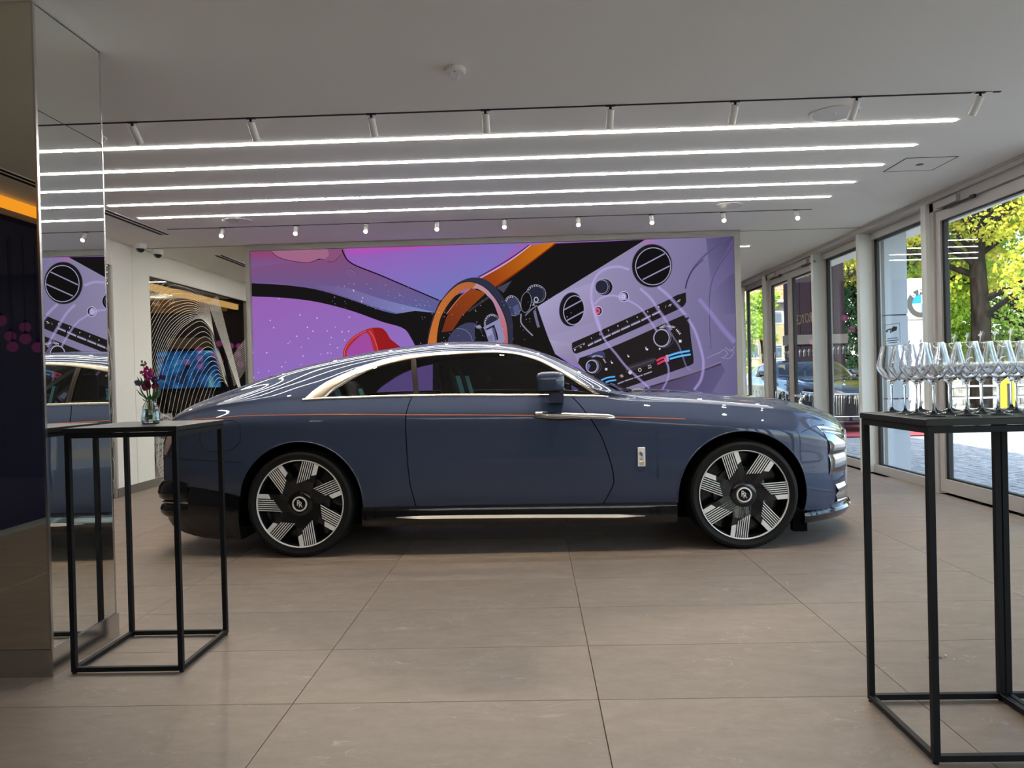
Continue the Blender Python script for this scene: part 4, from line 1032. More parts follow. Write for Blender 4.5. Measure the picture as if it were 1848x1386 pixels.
# splitter: swept blade along the front plan outline
m = MB(); rows = []
PL = [(x, -CF[0](x)) for x in (2.02, 2.06, 2.11, 2.17, 2.23, 2.29, 2.35, 2.41, 2.46, 2.51, 2.55, 2.58, 2.605, 2.628)]; PL += [(2.636, 0)]
PL = PL + [(x, -y) for x, y in PL[-2::-1]]
for x, y in PL:
    o_ = .022; s = 1 if x > 2.05 else .3
    k = math.hypot(x-1.6, y); ux, uy = (x-1.6)/k, y/k
    rows.append([(x-.10*ux, y-.10*uy, .150), (x+.000*ux, y, .170), (x+.018*ux*s, y+.018*uy*s, .198), (x+.022*ux*s, y+.022*uy*s, .222), (x+.012*ux*s, y+.012*uy*s, .242), (x-.10*ux, y-.10*uy, .252)])
m.grid(rows).build('front_splitter', MT['black_gloss'], CAR, 50)
rows = [[(r[2][0]+.001, r[2][1]*1.001, .214), (r[3][0]+.004, r[3][1]*1.004, .224), (r[4][0]+.005, r[4][1]*1.006, .238)] for r in rows[2:-2]]
MB().grid(rows).build('splitter_trim', MT['black_gloss'], CAR, 60)
MB().bbox(1.95, 2.05, -.91, -.85, .105, .26, .006).build('wheel_deflector', MT['well'], CAR)
MB().bbox(1.95, 2.05, .85, .91, .105, .26, .006).build('wheel_deflector', MT['well'], CAR)
MB().box(-2.05, 2.05, -.72, .72, .19, .36).build('underbody', MT['well'], CAR)
# ---- front: lamps, grille, lower intake
def nose(y, z, off=0.):
    loc, nn, i, d = REF.ray_cast(Vector((4, y, z)), Vector((-1, 0, 0))); 
    return loc+Vector((1, 0, 0))*off if loc else Vector((2.4+off, y, z))
for s in (-1, 1):
    rows = []
    for y in np.linspace(.46, .80, 16): rows.append([nose(s*y, z, .006 if 0 < k < 3 else -.004) for k, z in enumerate((.745+.06*(y-.46)/.34, .755+.06*(y-.46)/.34, .800+.045*(y-.46)/.34, .812+.045*(y-.46)/.34))])
    hl = MB().grid(rows).build('headlamp', MT['lamp_lens'], CAR, 60)
    rows = []
    for y in np.linspace(.47, .79, 14): rows.append([nose(s*y, z+.055*(y-.46)/.34, o_) for z, o_ in ((.763, .004), (.766, .011), (.776, .011), (.779, .004))])
    MB().grid(rows).build('slit', MT['black_gloss'], hl, 50)
    rows = []
    for y in np.linspace(.56, .79, 12): rows.append([nose(s*y, z, o_) for z, o_ in ((.49, .0), (.500, .007), (.52, .013), (.57, .018), (.61, .014), (.625, .006), (.635, .003), (.645, .008), (.66, .015), (.70, .018), (.725, .013), (.735+.06*(y-.46)/.34, .009), (.745+.06*(y-.46)/.34, .0))])
    MB().grid(rows).build('lower_lamp', principled('dark_chrome', (.34, .34, .34), .08, metal=1.) if 'dark_chrome' not in D.materials else D.materials['dark_chrome'], CAR, 60)
    rows = []
    for y in np.linspace(.50, .72, 10): rows.append([nose(s*y, z, o_) for z, o_ in ((.27, .0), (.285, .02), (.33, .004), (.36, .022), (.40, .004), (.41, .0))])
    MB().grid(rows).build('intake_trim', MT['chrome'], CAR, 50)
gr = empty('grille', (0, 0, 0)); gr.parent = CAR
def gx(y, z): return nose(y, min(max(z, .27), .70)).x
m = MB(); rows = []
loop = [(-.50, .36), (-.535, .74), (-.40, .775), (0, .785), (.40, .775), (.535, .74), (.50, .36), (.25, .33), (-.25, .33), (-.50, .36)]
for i in range(len(loop)-1):
    a, b_ = loop[i], loop[i+1]; P = []
    for u in np.linspace(0, 1, 8): y = a[0]*(1-u)+b_[0]*u; z = a[1]*(1-u)+b_[1]*u; P.append((gx(y, z)-.004, y, z))
    m.tube(P, .011, 8)
m.build('surround', MT['chrome'], gr, 60)
rows = []
for y in np.linspace(-.51, .51, 20): rows.append([(gx(y, z)+.002, y, z) for z in (.35, .5, .65, .76)])
MB().grid(rows).build('backing', MT['slot'], gr, 60)
v0 = None
for k in range(22):
    y = -.48+.96*k/21; xx = gx(y, .55)
    if v0 is None: v0 = MB().bbox(-.010, .010, -.010, .010, -.20, .20, .004).build('vane', MT['steel'], gr); o = v0
    else: o = v0.copy(); COL.objects.link(o); o.parent = gr
    o.location = (gx(y, .55)-.010, y, .56)
# hood ornament
x0 = 2.33; z0 = top(x0, 0)[0].z
orn = MB().lathe([(.028, -.004), (.028, .006), (.014, .014), (.010, .022)], 16, Matrix.Translation((x0, 0, z0)))
orn.tube([(x0-.006, 0, z0+.018), (x0+.0, 0, z0+.035), (x0+.012, 0, z0+.055), (x0+.028, 0, z0+.070), (x0+.040, 0, z0+.080)], [.010, .009, .013, .010, .004], 8)
orn.ball((x0+.046, 0, z0+.086), .0085, 8)
for s in (-1, 1):
    orn.grid([[(x0+.030, s*.006, z0+.072), (x0+.022, s*.008, z0+.060)], [(x0+.002, s*.026, z0+.088), (x0-.008, s*.024, z0+.066)], [(x0-.035, s*.040, z0+.090), (x0-.040, s*.036, z0+.072)], [(x0-.060, s*.042, z0+.084), (x0-.062, s*.040, z0+.080)]])
    orn.grid([[(x0+.030, s*.007, z0+.073), (x0+.022, s*.009, z0+.059)], [(x0+.002, s*.030, z0+.088), (x0-.008, s*.028, z0+.066)], [(x0-.035, s*.044, z0+.090), (x0-.040, s*.040, z0+.072)], [(x0-.060, s*.042, z0+.084), (x0-.062, s*.040, z0+.080)]])
orn.build('hood_ornament', MT['chrome'], CAR, 60)
# ---- mirrors
for s in (-1, 1):
    mr = empty('side_mirror', (0, 0, 0)); mr.parent = CAR
    m = MB(); rows = []
    cy_ = s*1.065
    for u in np.linspace(0, 1, 9):     # head: sections along x from rear to front
        x = .150+.180*u; sc = (.90, .98, 1, 1, 1, .98, .95, .86, .66)[int(round(u*8))]; hz = .072*sc+.002; hy = .112*(sc*.5+.5) if u < .8 else .112*sc
        zc_ = 1.219+.004*u
        rows.append([(x, cy_+hy*math.copysign(abs(math.cos(a))**.42, math.cos(a)), zc_+hz*math.copysign(abs(math.sin(a))**.45, math.sin(a))) for a in np.linspace(0, 2*PI, 25)])
    m.grid(rows).add([tuple(p) for p in rows[-1][:-1]], [tuple(range(24))]); m.build('mirror_head', MT['paint'], mr, 60)
    MB().grid([[(.153, cy_+.090*math.cos(a)*r, 1.222+.058*math.sin(a)*r) for a in np.linspace(0, 2*PI, 25)] for r in (1.06, .001)]).build('mirror_glass', MT['chrome'], mr)
    MB().bbox(.16, .30, min(cy_-.1, cy_+.1), max(cy_-.1, cy_+.1), 1.146, 1.160, .004).build('lower_shell', MT['black_gloss'], mr)
    rows = [[(x0_, s*y0_, 1.168) for x0_, y0_ in ((.222, 1.09), (.325, 1.09), (.322, .99), (.225, .99), (.222, 1.09))], [(x0_, s*y0_, 1.10) for x0_, y0_ in ((.226, 1.06), (.328, 1.06), (.330, .95), (.222, .95), (.226, 1.06))],
            [(x0_, s*y0_, 1.072) for x0_, y0_ in ((.228, 1.035), (.324, 1.035), (.330, .94), (.224, .94), (.228, 1.035))]]
    MB().grid(rows).add([tuple(p) for p in rows[2][:4]], [(0, 1, 2, 3)]).build('stalk', MT['paint'], mr, 40)
# ---- wheels
def make_wheel(name, phase):
    w_ = empty(name); w_.parent = CAR
    RY = Matrix.Rotation(PI/2, 4, 'X')         # lathe z -> -y ; build with h measured inwards as -h
    def L(prof, n=72): return MB().lathe([(r, -a) for r, a in prof], n, RY, True)
    m = L([(.313, .012), (.330, .0), (.356, -.006), (.374, .002), (.384, .018), (.388, .040), (.389, .090), (.386, .092), (.386, .100), (.389, .102), (.389, .150), (.386, .152), (.386, .160), (.389, .162), (.389, .23), (.384, .26), (.356, .285), (.313, .275), (.300, .14)], 96)
    m.build('tyre', MT['rubber'], w_, 32)
    m = MB()
    for k in range(96):
        a = 2*PI*k/96; c, s = math.cos(a), math.sin(a); c2, s2 = math.cos(a+.03), math.sin(a+.03)
        m.add([(c*.3893, .02, s*.3893), (c*.3893, .07, s*.3893), (c2*.3893, .075, s2*.3893), (c2*.3893, .025, s2*.3893)], [(0, 1, 2, 3)])
    m.build('tread_sipes', MT['slot'], w_, fix=False)['kind'] = 'stuff'
    m = L([(.3085, .004), (.311, -.002), (.3155, -.003), (.3165, .004), (.3165, .02), (.308, .02)]); m.build('rim_lip', MT['rim_silver'], w_, 40)
    m = L([(.309, .010), (.296, .03), (.286, .14), (.02, .15), (.02, .155), (.29, .16), (.311, .03)]); m.build('rim_barrel', MT['rim_black'], w_, 40)
    m = L([(.19, .10), (.19, .125), (.06, .125), (.06, .10)], 48); m.build('brake_disc', principled('brake_steel', (.18, .18, .18), .35, metal=.9) if 'brake_steel' not in D.materials else D.materials['brake_steel'], w_, 30)
    R = .309; first = None
    for k in range(7):
        if first is None:
            m = MB()
            # dark blade
            s0, s1 = -.205*R, .185*R
            rows = []
            for s_ in np.linspace(s0, s1, 6): 
                o_ = math.sqrt(R*R-s_*s_)*.992; rows.append([(s_, .026, .20*R), (s_, .022, .22*R), (s_, .010, .55*R), (s_, .008, o_)])
            m.grid(rows)
            for s_ in (s0, s1):
                o_ = math.sqrt(R*R-s_*s_)*.992; m.add([(s_, .026, .20*R), (s_, .010, .55*R), (s_, .008, o_), (s_, .06, o_), (s_, .06, .20*R)], [(0, 1, 2, 3, 4)])
            # machined bars: bright outer run, dark inner ridge
            NB = 7; pit = .0480*R; wd = .0172*R
            for i in range(NB):
                a0 = s0+i*pit; a1 = a0+wd if i < NB-1 else max(s1, a0+.06*R)
                for (sa, sb) in ((a0, a1),):
                    bnd = lambda s_: R*(.43+.285*(s_-s0)/(s1-s0)) if i < NB-1 else R*.70
                    oa, ob = math.sqrt(R*R-sa*sa)*.996, math.sqrt(R*R-sb*sb)*.996; ia, ib = bnd(sa), bnd(sb) + (R*.05 if i == NB-1 else 0)
                    def yy(r): return .022+(.010-.022)*min(1, max(0, (r-.22*R)/(.33*R))) if r < .55*R else .010-.002*(r-.55*R)/(.45*R)
                    m.mi = 1
                    q = [(sa, yy(ia)-.0065, ia), (sb, yy(ib)-.0065, ib), (sb, .0010, ob), (sa, .0010, oa)]
                    m.add(q+[(x, .012 if z > .5*R else yy(z)+.002, z) for x, y, z in q], [(0, 1, 2, 3), (0, 4, 5, 1), (1, 5, 6, 2), (2, 6, 7, 3), (3, 7, 4, 0)])
                    m.mi = 0
                    if i < NB-1:
                        q = [(sa, yy(.24*R)-.004, .24*R), (sb, yy(.24*R)-.004, .24*R), (sb, yy(ib)-.0065, ib), (sa, yy(ia)-.0065, ia)]
                        m.add(q+[(x, yy(z)+.002, z) for x, y, z in q], [(0, 1, 2, 3), (0, 4, 5, 1), (1, 5, 6, 2), (3, 7, 4, 0)])
            first = m.build('spoke', [MT['rim_black'], MT['rim_silver']], w_); o = first
        else: o = first.copy(); COL.objects.link(o); o.parent = w_
        o.rotation_euler = (0, math.radians(phase+k*360/7), 0)
    L([(.092, .03), (.088, .004), (.070, -.004), (.058, -.002), (.054, .004), (.001, .004), (.001, .06), (.092, .06)], 40).build('hub', MT['black_gloss'], w_, 35)
    L([(.0535, .004), (.0535, -.008), (.0445, -.009), (.0435, .0), (.0435, .004)], 40).build('centre_ring', MT['rim_silver'], w_, 40)
    L([(.0435, -.003), (.001, -.003), (.001, .004), (.0435, .004)], 32).build('centre_cap', MT['black_gloss'], w_, 30)
    monogram(.060, .001, MT['rim_silver'], w_, -.0035 - .0, 0)
    return w_
wr_ = make_wheel('wheel', 16.7); wr_.location = (-1.583, -.985, .389)
wf_ = make_wheel('wheel', -17.2); wf_.location = (1.587, -.985, .3885)
for src, x in ((wr_, -1.583), (wf_, 1.587)):
    c = dup(src); c.parent = CAR; c.location = (x, .985, .389); c.rotation_euler = (0, 0, PI)
# ---- cabin
def seat(x, y, z, hgt, lean=.16):
    s = empty('seat', (x, y, z)); s.parent = CAR
    rows = []
    for u in np.linspace(0, 1, 12):
        zz = hgt*u; w2 = (.23, .25, .26, .26, .255, .245, .23, .205, .165, .15, .14, .11)[int(round(u*11))]; d2 = (.09, .10, .10, .095, .09, .085, .08, .075, .065, .06, .055, .03)[int(round(u*11))]
        xx = -lean*u; rows.append([(xx+d2*math.copysign(abs(math.cos(a))**.7, math.cos(a)), w2*math.copysign(abs(math.sin(a))**.7, math.sin(a)), zz) for a in np.linspace(0, 2*PI, 21)])
    MB().grid(rows).build('backrest', MT['cabin'], s, 60)
    for sg in (-1,):
        rows = []
        for u in np.linspace(.18, .86, 9): xx = -lean*u+.085; rows.append([(xx+dx, sg*(yy), hgt*u) for dx, yy in ((.006, .195), (.038, .205), (.042, .218), (.008, .236))])
        MB().grid(rows).build('bolster', MT['teal'], s, 60)
    MB().bbox(-.02, .45, -.25, .25, -.14, .06, .03).build('cushion', MT['cabin'], s)
    return s
seat(-.43, -.40, .78, .585); seat(-.43, .40, .78, .585); seat(-1.36, -.40, .80, .46); seat(-1.36, .40, .80, .46)
MB().bbox(-.95, -.62, -.72, -.55, 1.10, 1.165, .02).build('armrest', MT['cabin'], CAR)
rows = []
for y in np.linspace(-.82, .82, 13): rows.append([(.30, y, .80), (.30, y, 1.0), (.36, y, 1.065-.03*(y/.82)**2), (.55, y, 1.075-.03*(y/.82)**2), (.80-.12*(y/.82)**2, y, 1.06-.02*(y/.82)**2)])
MB().grid(rows).build('dashboard', MT['cabin'], CAR, 60)
sw = MB(); cxw, cyw, czw = .20, .40, 1.02
sw.tube([(cxw+.05*math.sin(a), cyw+.185*math.cos(a), czw+.18*math.sin(a)) for a in np.linspace(0, 2*PI, 33)], .014, 8).tube([(.34, .40, .98), (cxw, .40, czw)], .05, 10)
sw.tube([(cxw, .22, czw), (cxw, .58, czw)], .016, 6).build('steering_wheel', MT['cabin'], CAR, 50)
MB().bbox(.36, .40, -.05, .08, 1.28, 1.34, .01).build('rear_view_mirror', MT['cabin'], CAR)

# ---- a second, darker car of the same kind parked outside
C2 = dup(CAR); C2.location = (6.35, 18.3, ZG+.017); C2.rotation_euler[2] = -PI/2
C2['label'] = 'dark car with an upright chrome grille parked outside on the red mat'
def repaint(o):
    if o.type == 'MESH':
        for s_ in o.material_slots:
            if s_.material == MT['paint'] or s_.material == MT['orange']: s_.link = 'OBJECT'; s_.material = MT['paint_dark']
    for ch in o.children: repaint(ch)
repaint(C2)
# ------------------------------------------------------------------ bar tables
def bar_table(x0, x1, y0, y1, label, zt=1.085):
    t = empty('bar_table', ((x0+x1)/2, (y0+y1)/2, 0), label, 'table', 'tall black bar tables'); w_, d_ = (x1-x0)/2, (y1-y0)/2; s = .0105
    for sx in (-1, 1):
        for sy in (-1, 1):
            MB().bbox(sx*(w_-s)-s, sx*(w_-s)+s, sy*(d_-s)-s, sy*(d_-s)+s, .008, zt-.022, .0015).build('leg', MT['black_metal'], t)
            MB().lathe([(.001, 0), (.010, 0), (.010, .006), (.006, .009), (.001, .009)], 12, Matrix.Translation((sx*(w_-s), sy*(d_-s), 0))).build('foot', MT['black_metal'], t, 40)
    for z in (.018, zt-.0345):
        for sy in (-1, 1): MB().bbox(-w_+2*s, w_-2*s, sy*(d_-s)-s, sy*(d_-s)+s, z-s, z+s, .0015).build('rail', MT['black_metal'], t)
        for sx in (-1, 1): MB().bbox(sx*(w_-s)-s, sx*(w_-s)+s, -d_+2*s, d_-2*s, z-s, z+s, .0015).build('rail', MT['black_metal'], t)
    MB().bbox(-w_-.004, w_+.004, -d_-.004, d_+.004, zt-.022, zt, .002).build('tabletop', MT['black_top'], t)
    return t
bar_table(-2.072, -1.572, 3.330, 3.838, 'tall black bar table with the flower vase beside the mirror column')
bar_table(1.236, 1.738, 2.462, 2.950, 'tall black bar table at right carrying the rows of wine glasses', 1.095)
bar_table(1.744, 2.246, 2.462, 2.950, 'second tall black bar table at the right edge, pushed against the first', 1.095)
# ------------------------------------------------------------------ wine glasses
def glass_profile():
    out = [(.001, 0), (.037, 0), (.0385, .0012), (.037, .0026), (.018, .0060), (.0070, .012), (.0042, .022), (.0036, .06), (.0040, .098), (.0065, .108), (.016, .117), (.030, .130), (.043, .146), (.0505, .160), (.0518, .168), (.0505, .178), (.0455, .198), (.0395, .222), (.0350, .243), (.0345, .2465)]
    inn = [(.0337, .2465), (.0341, .243), (.0386, .222), (.0446, .198), (.0495, .178), (.0508, .168), (.0494, .161), (.0418, .148), (.0288, .1325), (.0145, .120), (.001, .115)]
    return out+inn
first = None; TOP = 1.095
for c in range(8):
    for r in range(4):
        x = 1.328+.110*c+random.uniform(-.004, .004); y = 2.905-.10*r+random.uniform(-.004, .004)
        if x/y > .72: continue
        if first is None:
            first = empty('wine_glass', (x, y, TOP), 'empty clear tulip wine glass standing in rows on the black bar table', 'glass', 'wine glasses in rows on the right bar table')
            MB().lathe([(max(r_, .0008), h_) for r_, h_ in glass_profile()], 40).build('bowl_and_stem', MT['clear'], first, 50)
        else: t = dup(first); t.location = (x, y, TOP); t.rotation_euler[2] = random.uniform(0, 6)
# ------------------------------------------------------------------ vase of flowers
VX, VY, VZ = -1.818, 3.60, 1.085
v = empty('flower_vase', (VX, VY, VZ), 'faceted clear glass vase of dark pink flowers on the left bar table', 'vase')
prof = [(.001, 0), (.034, 0), (.041, .004), (.0425, .014), (.040, .045), (.034, .080), (.028, .094), (.0225, .102), (.0235, .108), (.0205, .108), (.0200, .102), (.0255, .092), (.0315, .078), (.0375, .045), (.0395, .016), (.036, .009), (.001, .009)]
MB().lathe(prof, 14).build('jar', principled('vase_glass', (.78, .82, .77), .02, trans=1., ior=1.45), v, 20)
MB().lathe([(.001, .010), (.0355, .010), (.0385, .017), (.0365, .045), (.0325, .070), (.001, .070)], 14).build('water', principled('vase_water', (.85, .90, .84), 0, trans=1., ior=1.33), v, 20)
gs = principled('stem_green', (.06, .14, .035), .6); lf_ = principled('leaf_green', (.05, .11, .04), .55)
mag = principled('magenta_petal', srgb(175, 20, 110)[:3], .55); dpk = principled('crimson_petal', srgb(110, 15, 50)[:3], .55); dus = principled('dusty_pink', srgb(120, 75, 75)[:3], .6); pur = principled('purple_petal', srgb(60, 25, 95)[:3], .55); lil = principled('lilac_petal', srgb(110, 90, 130)[:3], .55)
heads = [('dusty_bud', (-.028, .0, .285), .020, dus, 16), ('stock_flower', (-.005, .0, .252), .026, mag, 26), ('stock_flower', (-.024, -.01, .236), .022, mag, 22), ('stock_flower', (.004, -.01, .222), .026, mag, 28), ('stock_flower', (-.012, .01, .226), .022, mag, 20),
         ('carnation', (-.012, -.012, .182), .030, dpk, 40), ('carnation', (.030, -.008, .176), .022, dpk, 30), ('tulip', (-.055, .0, .192), .022, lil, 10), ('limonium', (.025, .0, .205), .022, pur, 26), ('limonium', (.060, .0, .214), .020, pur, 24)]
rg = random.Random(3)
for nm, (dx, dy, dz), r, mt, n in heads:
    m = MB()
    for k in range(n):
        d = Vector((rg.gauss(0, 1), rg.gauss(0, 1), rg.gauss(.2, 1))).normalized(); a = d.orthogonal().normalized(); a.rotate(Matrix.Rotation(rg.uniform(0, 6), 3, d)); b_ = d.cross(a)
        c = Vector((dx, dy, dz)); p0 = c+d*r*.25; L = r*rg.uniform(.45, .75); w2 = r*.42
        if nm == 'tulip': d = (Vector((-.5, 0, .55))+d*.28).normalized(); p0 = c-d*r*.6+a*r*.25; L = r*1.7; w2 = r*.5
        m.add([p0, p0+d*L*.6+a*w2+b_*w2*.2, p0+d*L+b_*w2*.35, p0+d*L*.6-a*w2+b_*w2*.2, p0+d*L*.5-b_*w2*.25], [(0, 1, 4), (1, 2, 4), (2, 3, 4), (3, 0, 4)])
    f_ = m.build('blossom', mt, v, 60, fix=False); f_['label'] = {'dusty_bud': 'dusty pink bud', 'stock_flower': 'magenta stock flower', 'carnation': 'crimson carnation', 'tulip': 'lilac tulip bud', 'limonium': 'purple statice spray'}[nm]
    MB().tube([(dx*.1, dy*.1, .02), (dx*.25, dy*.3, .10), (dx*.7, dy*.8, dz*.7+.02), (dx, dy, dz)], .0022, 5).build('stem', gs, v, 60)
m = MB()
for (x0, z0, x1, z1) in ((-.012, .11, -.060, .168), (.01, .11, .045, .15), (.0, .105, -.02, .14), (.012, .105, .024, .135), (-.03, .17, -.052, .225), (.0, .11, .01, .14), (-.008, .1, -.03, .12), (.02, .12, .05, .17)):
    for dy in (-.012, .012):
        m.add([(x0, 0, z0), ((x0+x1)/2-.008, dy, (z0+z1)/2), (x1, dy*1.3, z1), ((x0+x1)/2+.008, dy, (z0+z1)/2-.006)], [(0, 1, 2), (0, 2, 3)])
m.build('leaves', lf_, v, fix=False)
# scuff of paper scraps on the floor under the glass table
t = empty('paper_scrap', (1.72, 3.36, 0), 'tiny dark and pale scrap lying on the floor tiles beyond the glass table', 'scrap')
m = MB(); m.grid([[(-.05+.02*k, .01*math.sin(k), .002+.004*(k % 2)), (-.045+.02*k, .016+.01*math.sin(k), .003)] for k in range(4)]); m.build('strip', MT['gasket'], t, fix=False)
MB().ball((.035, .02, .006), .006, 6).ball((.05, -.02, .004), .004, 6).build('crumb', MT['white_plastic'], t)

# ------------------------------------------------------------------ video wall
YS = 9.30; SX0, SX1, SZ0, SZ1 = -3.414, 2.430, .55, 2.877
VW = empty('video_wall', ((SX0+SX1)/2, 9.6, 0), 'large illuminated video wall showing a violet and orange car interior', 'screen'); CX, CY = VW.location.x, VW.location.y
fr = principled('screen_frame', (.33, .31, .28), .5)
m = MB()
m.box(-3.466-CX, SX0-CX, YS-.03-CY, 9.9-CY, 0, CEIL-.002).box(SX1-CX, 2.501-CX, YS-.03-CY, 9.9-CY, 0, CEIL-.002).box(SX0-CX, SX1-CX, YS-.03-CY, 9.9-CY, SZ1, CEIL-.002).box(SX0-CX, SX1-CX, YS-.03-CY, 9.9-CY, 0, SZ0)
m.build('frame', fr, VW)
MB().box(SX0-CX, SX1-CX, YS+.03-CY, 9.85-CY, SZ0, SZ1).build('panel', MT['slot'], VW)
pm = D.materials.new('screen_picture'); pm.use_nodes = True; q = pm.node_tree; q.nodes.clear()
o_ = q.nodes.new('ShaderNodeOutputMaterial'); e_ = q.nodes.new('ShaderNodeEmission'); at = q.nodes.new('ShaderNodeAttribute'); at.attribute_name = 'col'; tr = q.nodes.new('ShaderNodeBsdfTransparent'); mx = q.nodes.new('ShaderNodeMixShader')
e_.inputs[1].default_value = 1.0
q.links.new(at.outputs['Color'], e_.inputs[0]); q.links.new(at.outputs['Alpha'], mx.inputs[0]); q.links.new(tr.outputs[0], mx.inputs[1]); q.links.new(e_.outputs[0], mx.inputs[2]); q.links.new(mx.outputs[0], o_.inputs[0])
PV, PF, PC = [], [], []; depth = [0]
_cache = {}
def S(p): w3_ = onY(p[0], p[1], YS); return (w3_.x-CX, w3_.z)
def clampS(x, z): return (min(max(x, SX0-CX), SX1-CX), min(max(z, SZ0), SZ1))
def put(pts, cols, faces=None, raw=False):
    """one flat shape of the picture: pts in survey pixels, cols one colour or one per point (sRGB, optional alpha 0-1)"""
    depth[0] += 1; y = YS+.028-CY-depth[0]*.00018; n = len(PV)
    if not isinstance(cols, list): cols = [cols]*len(pts)
    for p, c in zip(pts, cols):
        x, z = clampS(*S(p)); PV.append((x, y, z)); PC.append(srgb(*c[:3])[:3]+((c[3] if len(c) > 3 else 1.0),))
    for f in (faces or [tuple(range(len(pts)))]): PF.append(tuple(i+n for i in f))
def grad(pts, p0, c0, p1, c1):
    ax, ay = p1[0]-p0[0], p1[1]-p0[1]; L = ax*ax+ay*ay
    out = []
    for p in pts: u = ((p[0]-p0[0])*ax+(p[1]-p0[1])*ay)/L; out.append(tuple(max(0, a*(1-u)+b_*u) for a, b_ in zip(c0, c1)))
    put(pts, out)
def A(*p): return [(440+x/4.017, 400+y/4.017) for x, y in p]
def B(*p): return [(880+x/3.85, 400+y/3.85) for x, y in p]
def C6(*p): return [(760+x/6.6, 430+y/6.6) for x, y in p]
def D7(*p): return [(1000+x/7.7, 430+y/7.7) for x, y in p]
def E6(*p): return [(1020+x/6.6, 540+y/6.6) for x, y in p]
def G4(*p): return [(1200+x/4.47, 410+y/4.47) for x, y in p]
def smooth(P, n=5): return [p for p in catmull(P, n)]
def stroke(P, w, c, ce=None, sm=True, w1=None):
    """line with optional soft edges"""
    if sm and len(P) > 2: P = smooth(P, 6)
    pts, cols, fs = [], [], []; k = 4 if ce is not None else 2; n = len(P)
    for i, p in enumerate(P):
        a, b_ = P[max(0, i-1)], P[min(n-1, i+1)]; L = math.hypot(b_[0]-a[0], b_[1]-a[1]) or 1; nx, ny = -(b_[1]-a[1])/L, (b_[0]-a[0])/L; ww = w+(0 if w1 is None else (w1-w)*i/(n-1))
        for u in ((-1, 1) if k == 2 else (-1, -.3, .3, 1)):
            pts.append((p[0]+nx*ww/2*u, p[1]+ny*ww/2*u)); cols.append(c if (k == 2 or abs(u) < 1) else ce)
    for i in range(n-1):
        for j in range(k-1): fs.append((i*k+j, i*k+j+1, (i+1)*k+j+1, (i+1)*k+j))
    put(pts, cols, fs)
def ell(cx, cy, rx, ry, rot=0, n=40, a0=0, a1=2*PI):
    c, s = math.cos(rot), math.sin(rot); full = abs(a1-a0-2*PI) < 1e-6; N = n if full else n+1
    return [(cx+rx*math.cos(a)*c-ry*math.sin(a)*s, cy+rx*math.cos(a)*s+ry*math.sin(a)*c) for a in [a0+(a1-a0)*k/n for k in range(N)]]
def ring(cx, cy, rx, ry, w, c, rot=0, n=40, a0=0, a1=2*PI, c2=None):
    o = ell(cx, cy, rx, ry, rot, n, a0, a1); i = ell(cx, cy, rx-w, ry-w, rot, n, a0, a1); N = len(o); full = abs(a1-a0-2*PI) < 1e-6
    put(o+i, [c]*N+[c2 or c]*N, [(k, (k+1) % N, N+(k+1) % N, N+k) for k in range(N if full else N-1)])
TL, TR_, BR, BL = (448, 440), (1330, 420), (1336, 790), (455, 800)
# backdrop: violet glass lower left
grad([TL, TR_, BR, BL], (500, 540), (148, 98, 178), (560, 760), (138, 112, 194))
# headlining and pillar
hl = A((20, 180)) + smooth(A((720, 190), (735, 235), (790, 290)), 4) + A((1000, 380), (1415, 570), (1380, 690), (1100, 680)) + smooth(A((1000, 650), (760, 560), (520, 490), (300, 455), (40, 440)), 4)
grad(hl, (540, 448), (134, 74, 116), (540.5, 545), (96, 92, 146))
hd = A((20, 180), (720, 190), (735, 235)) + smooth(A((560, 280), (300, 300), (40, 330)), 4); grad(hd, (520, 446), (142, 66, 108), (520.5, 484), (114, 90, 146))
put(smooth(A((180, 195), (240, 250), (350, 280), (470, 290), (540, 268), (640, 285), (700, 235), (715, 190)), 5), (158, 102, 132))
stroke(A((180, 200), (240, 252), (350, 284), (470, 294), (545, 270), (640, 288), (702, 238)), 1.6, (105, 52, 90))
put(smooth(A((600, 190), (612, 240), (575, 275), (640, 282), (700, 235), (712, 190)), 4), (134, 82, 118))
put(ell(440+540/4.017, 400+271/4.017, 3.2, .8, -.3), (40, 10, 30))
grad(A((420, 440)) + smooth(A((760, 480), (1000, 560), (1400, 660)), 4) + A((1370, 655)) + smooth(A((1100, 660), (900, 600), (640, 510)), 4), (560, 520), (108, 86, 140), (790, 585), (128, 138, 196))
ring(440+768/4.017, 400+365/4.017, 11.4, 6.2, .7, (66, 66, 122), .32); ring(440+768/4.017, 401+365/4.017, 10.2, 4.6, .5, (128, 128, 186), .32)
# windscreen glass
ws = smooth(A((735, 180), (728, 215), (745, 265), (790, 305)), 4) + A((1000, 395), (1415, 570)) + [(800, 545), (905, 470), (935, 440), (1000, 410)] + A((1700, 160), (735, 160))
grad(ws, (660, 440), (152, 92, 182), (690, 550), (118, 116, 188)); 
grad(A((735, 180), (1700, 150), (1400, 178), (1000, 225), (760, 250)), (680, 440), (182, 80, 176), (680.5, 464), (150, 92, 186))
stroke(A((708, 200), (722, 235), (760, 288), (1000, 392), (1415, 570)), 2.2, (22, 8, 30))
# black roof band
bb_ = smooth(A((30, 443), (300, 458), (520, 490), (760, 560), (1000, 645), (1100, 668)), 5) + smooth(A((1240, 645), (1380, 660)), 3) + A((1380, 900), (1240, 900)) + smooth(A((1220, 860), (1165, 780), (1000, 725), (760, 640), (520, 580), (300, 552), (30, 540)), 5)
put(bb_, (24, 21, 22))
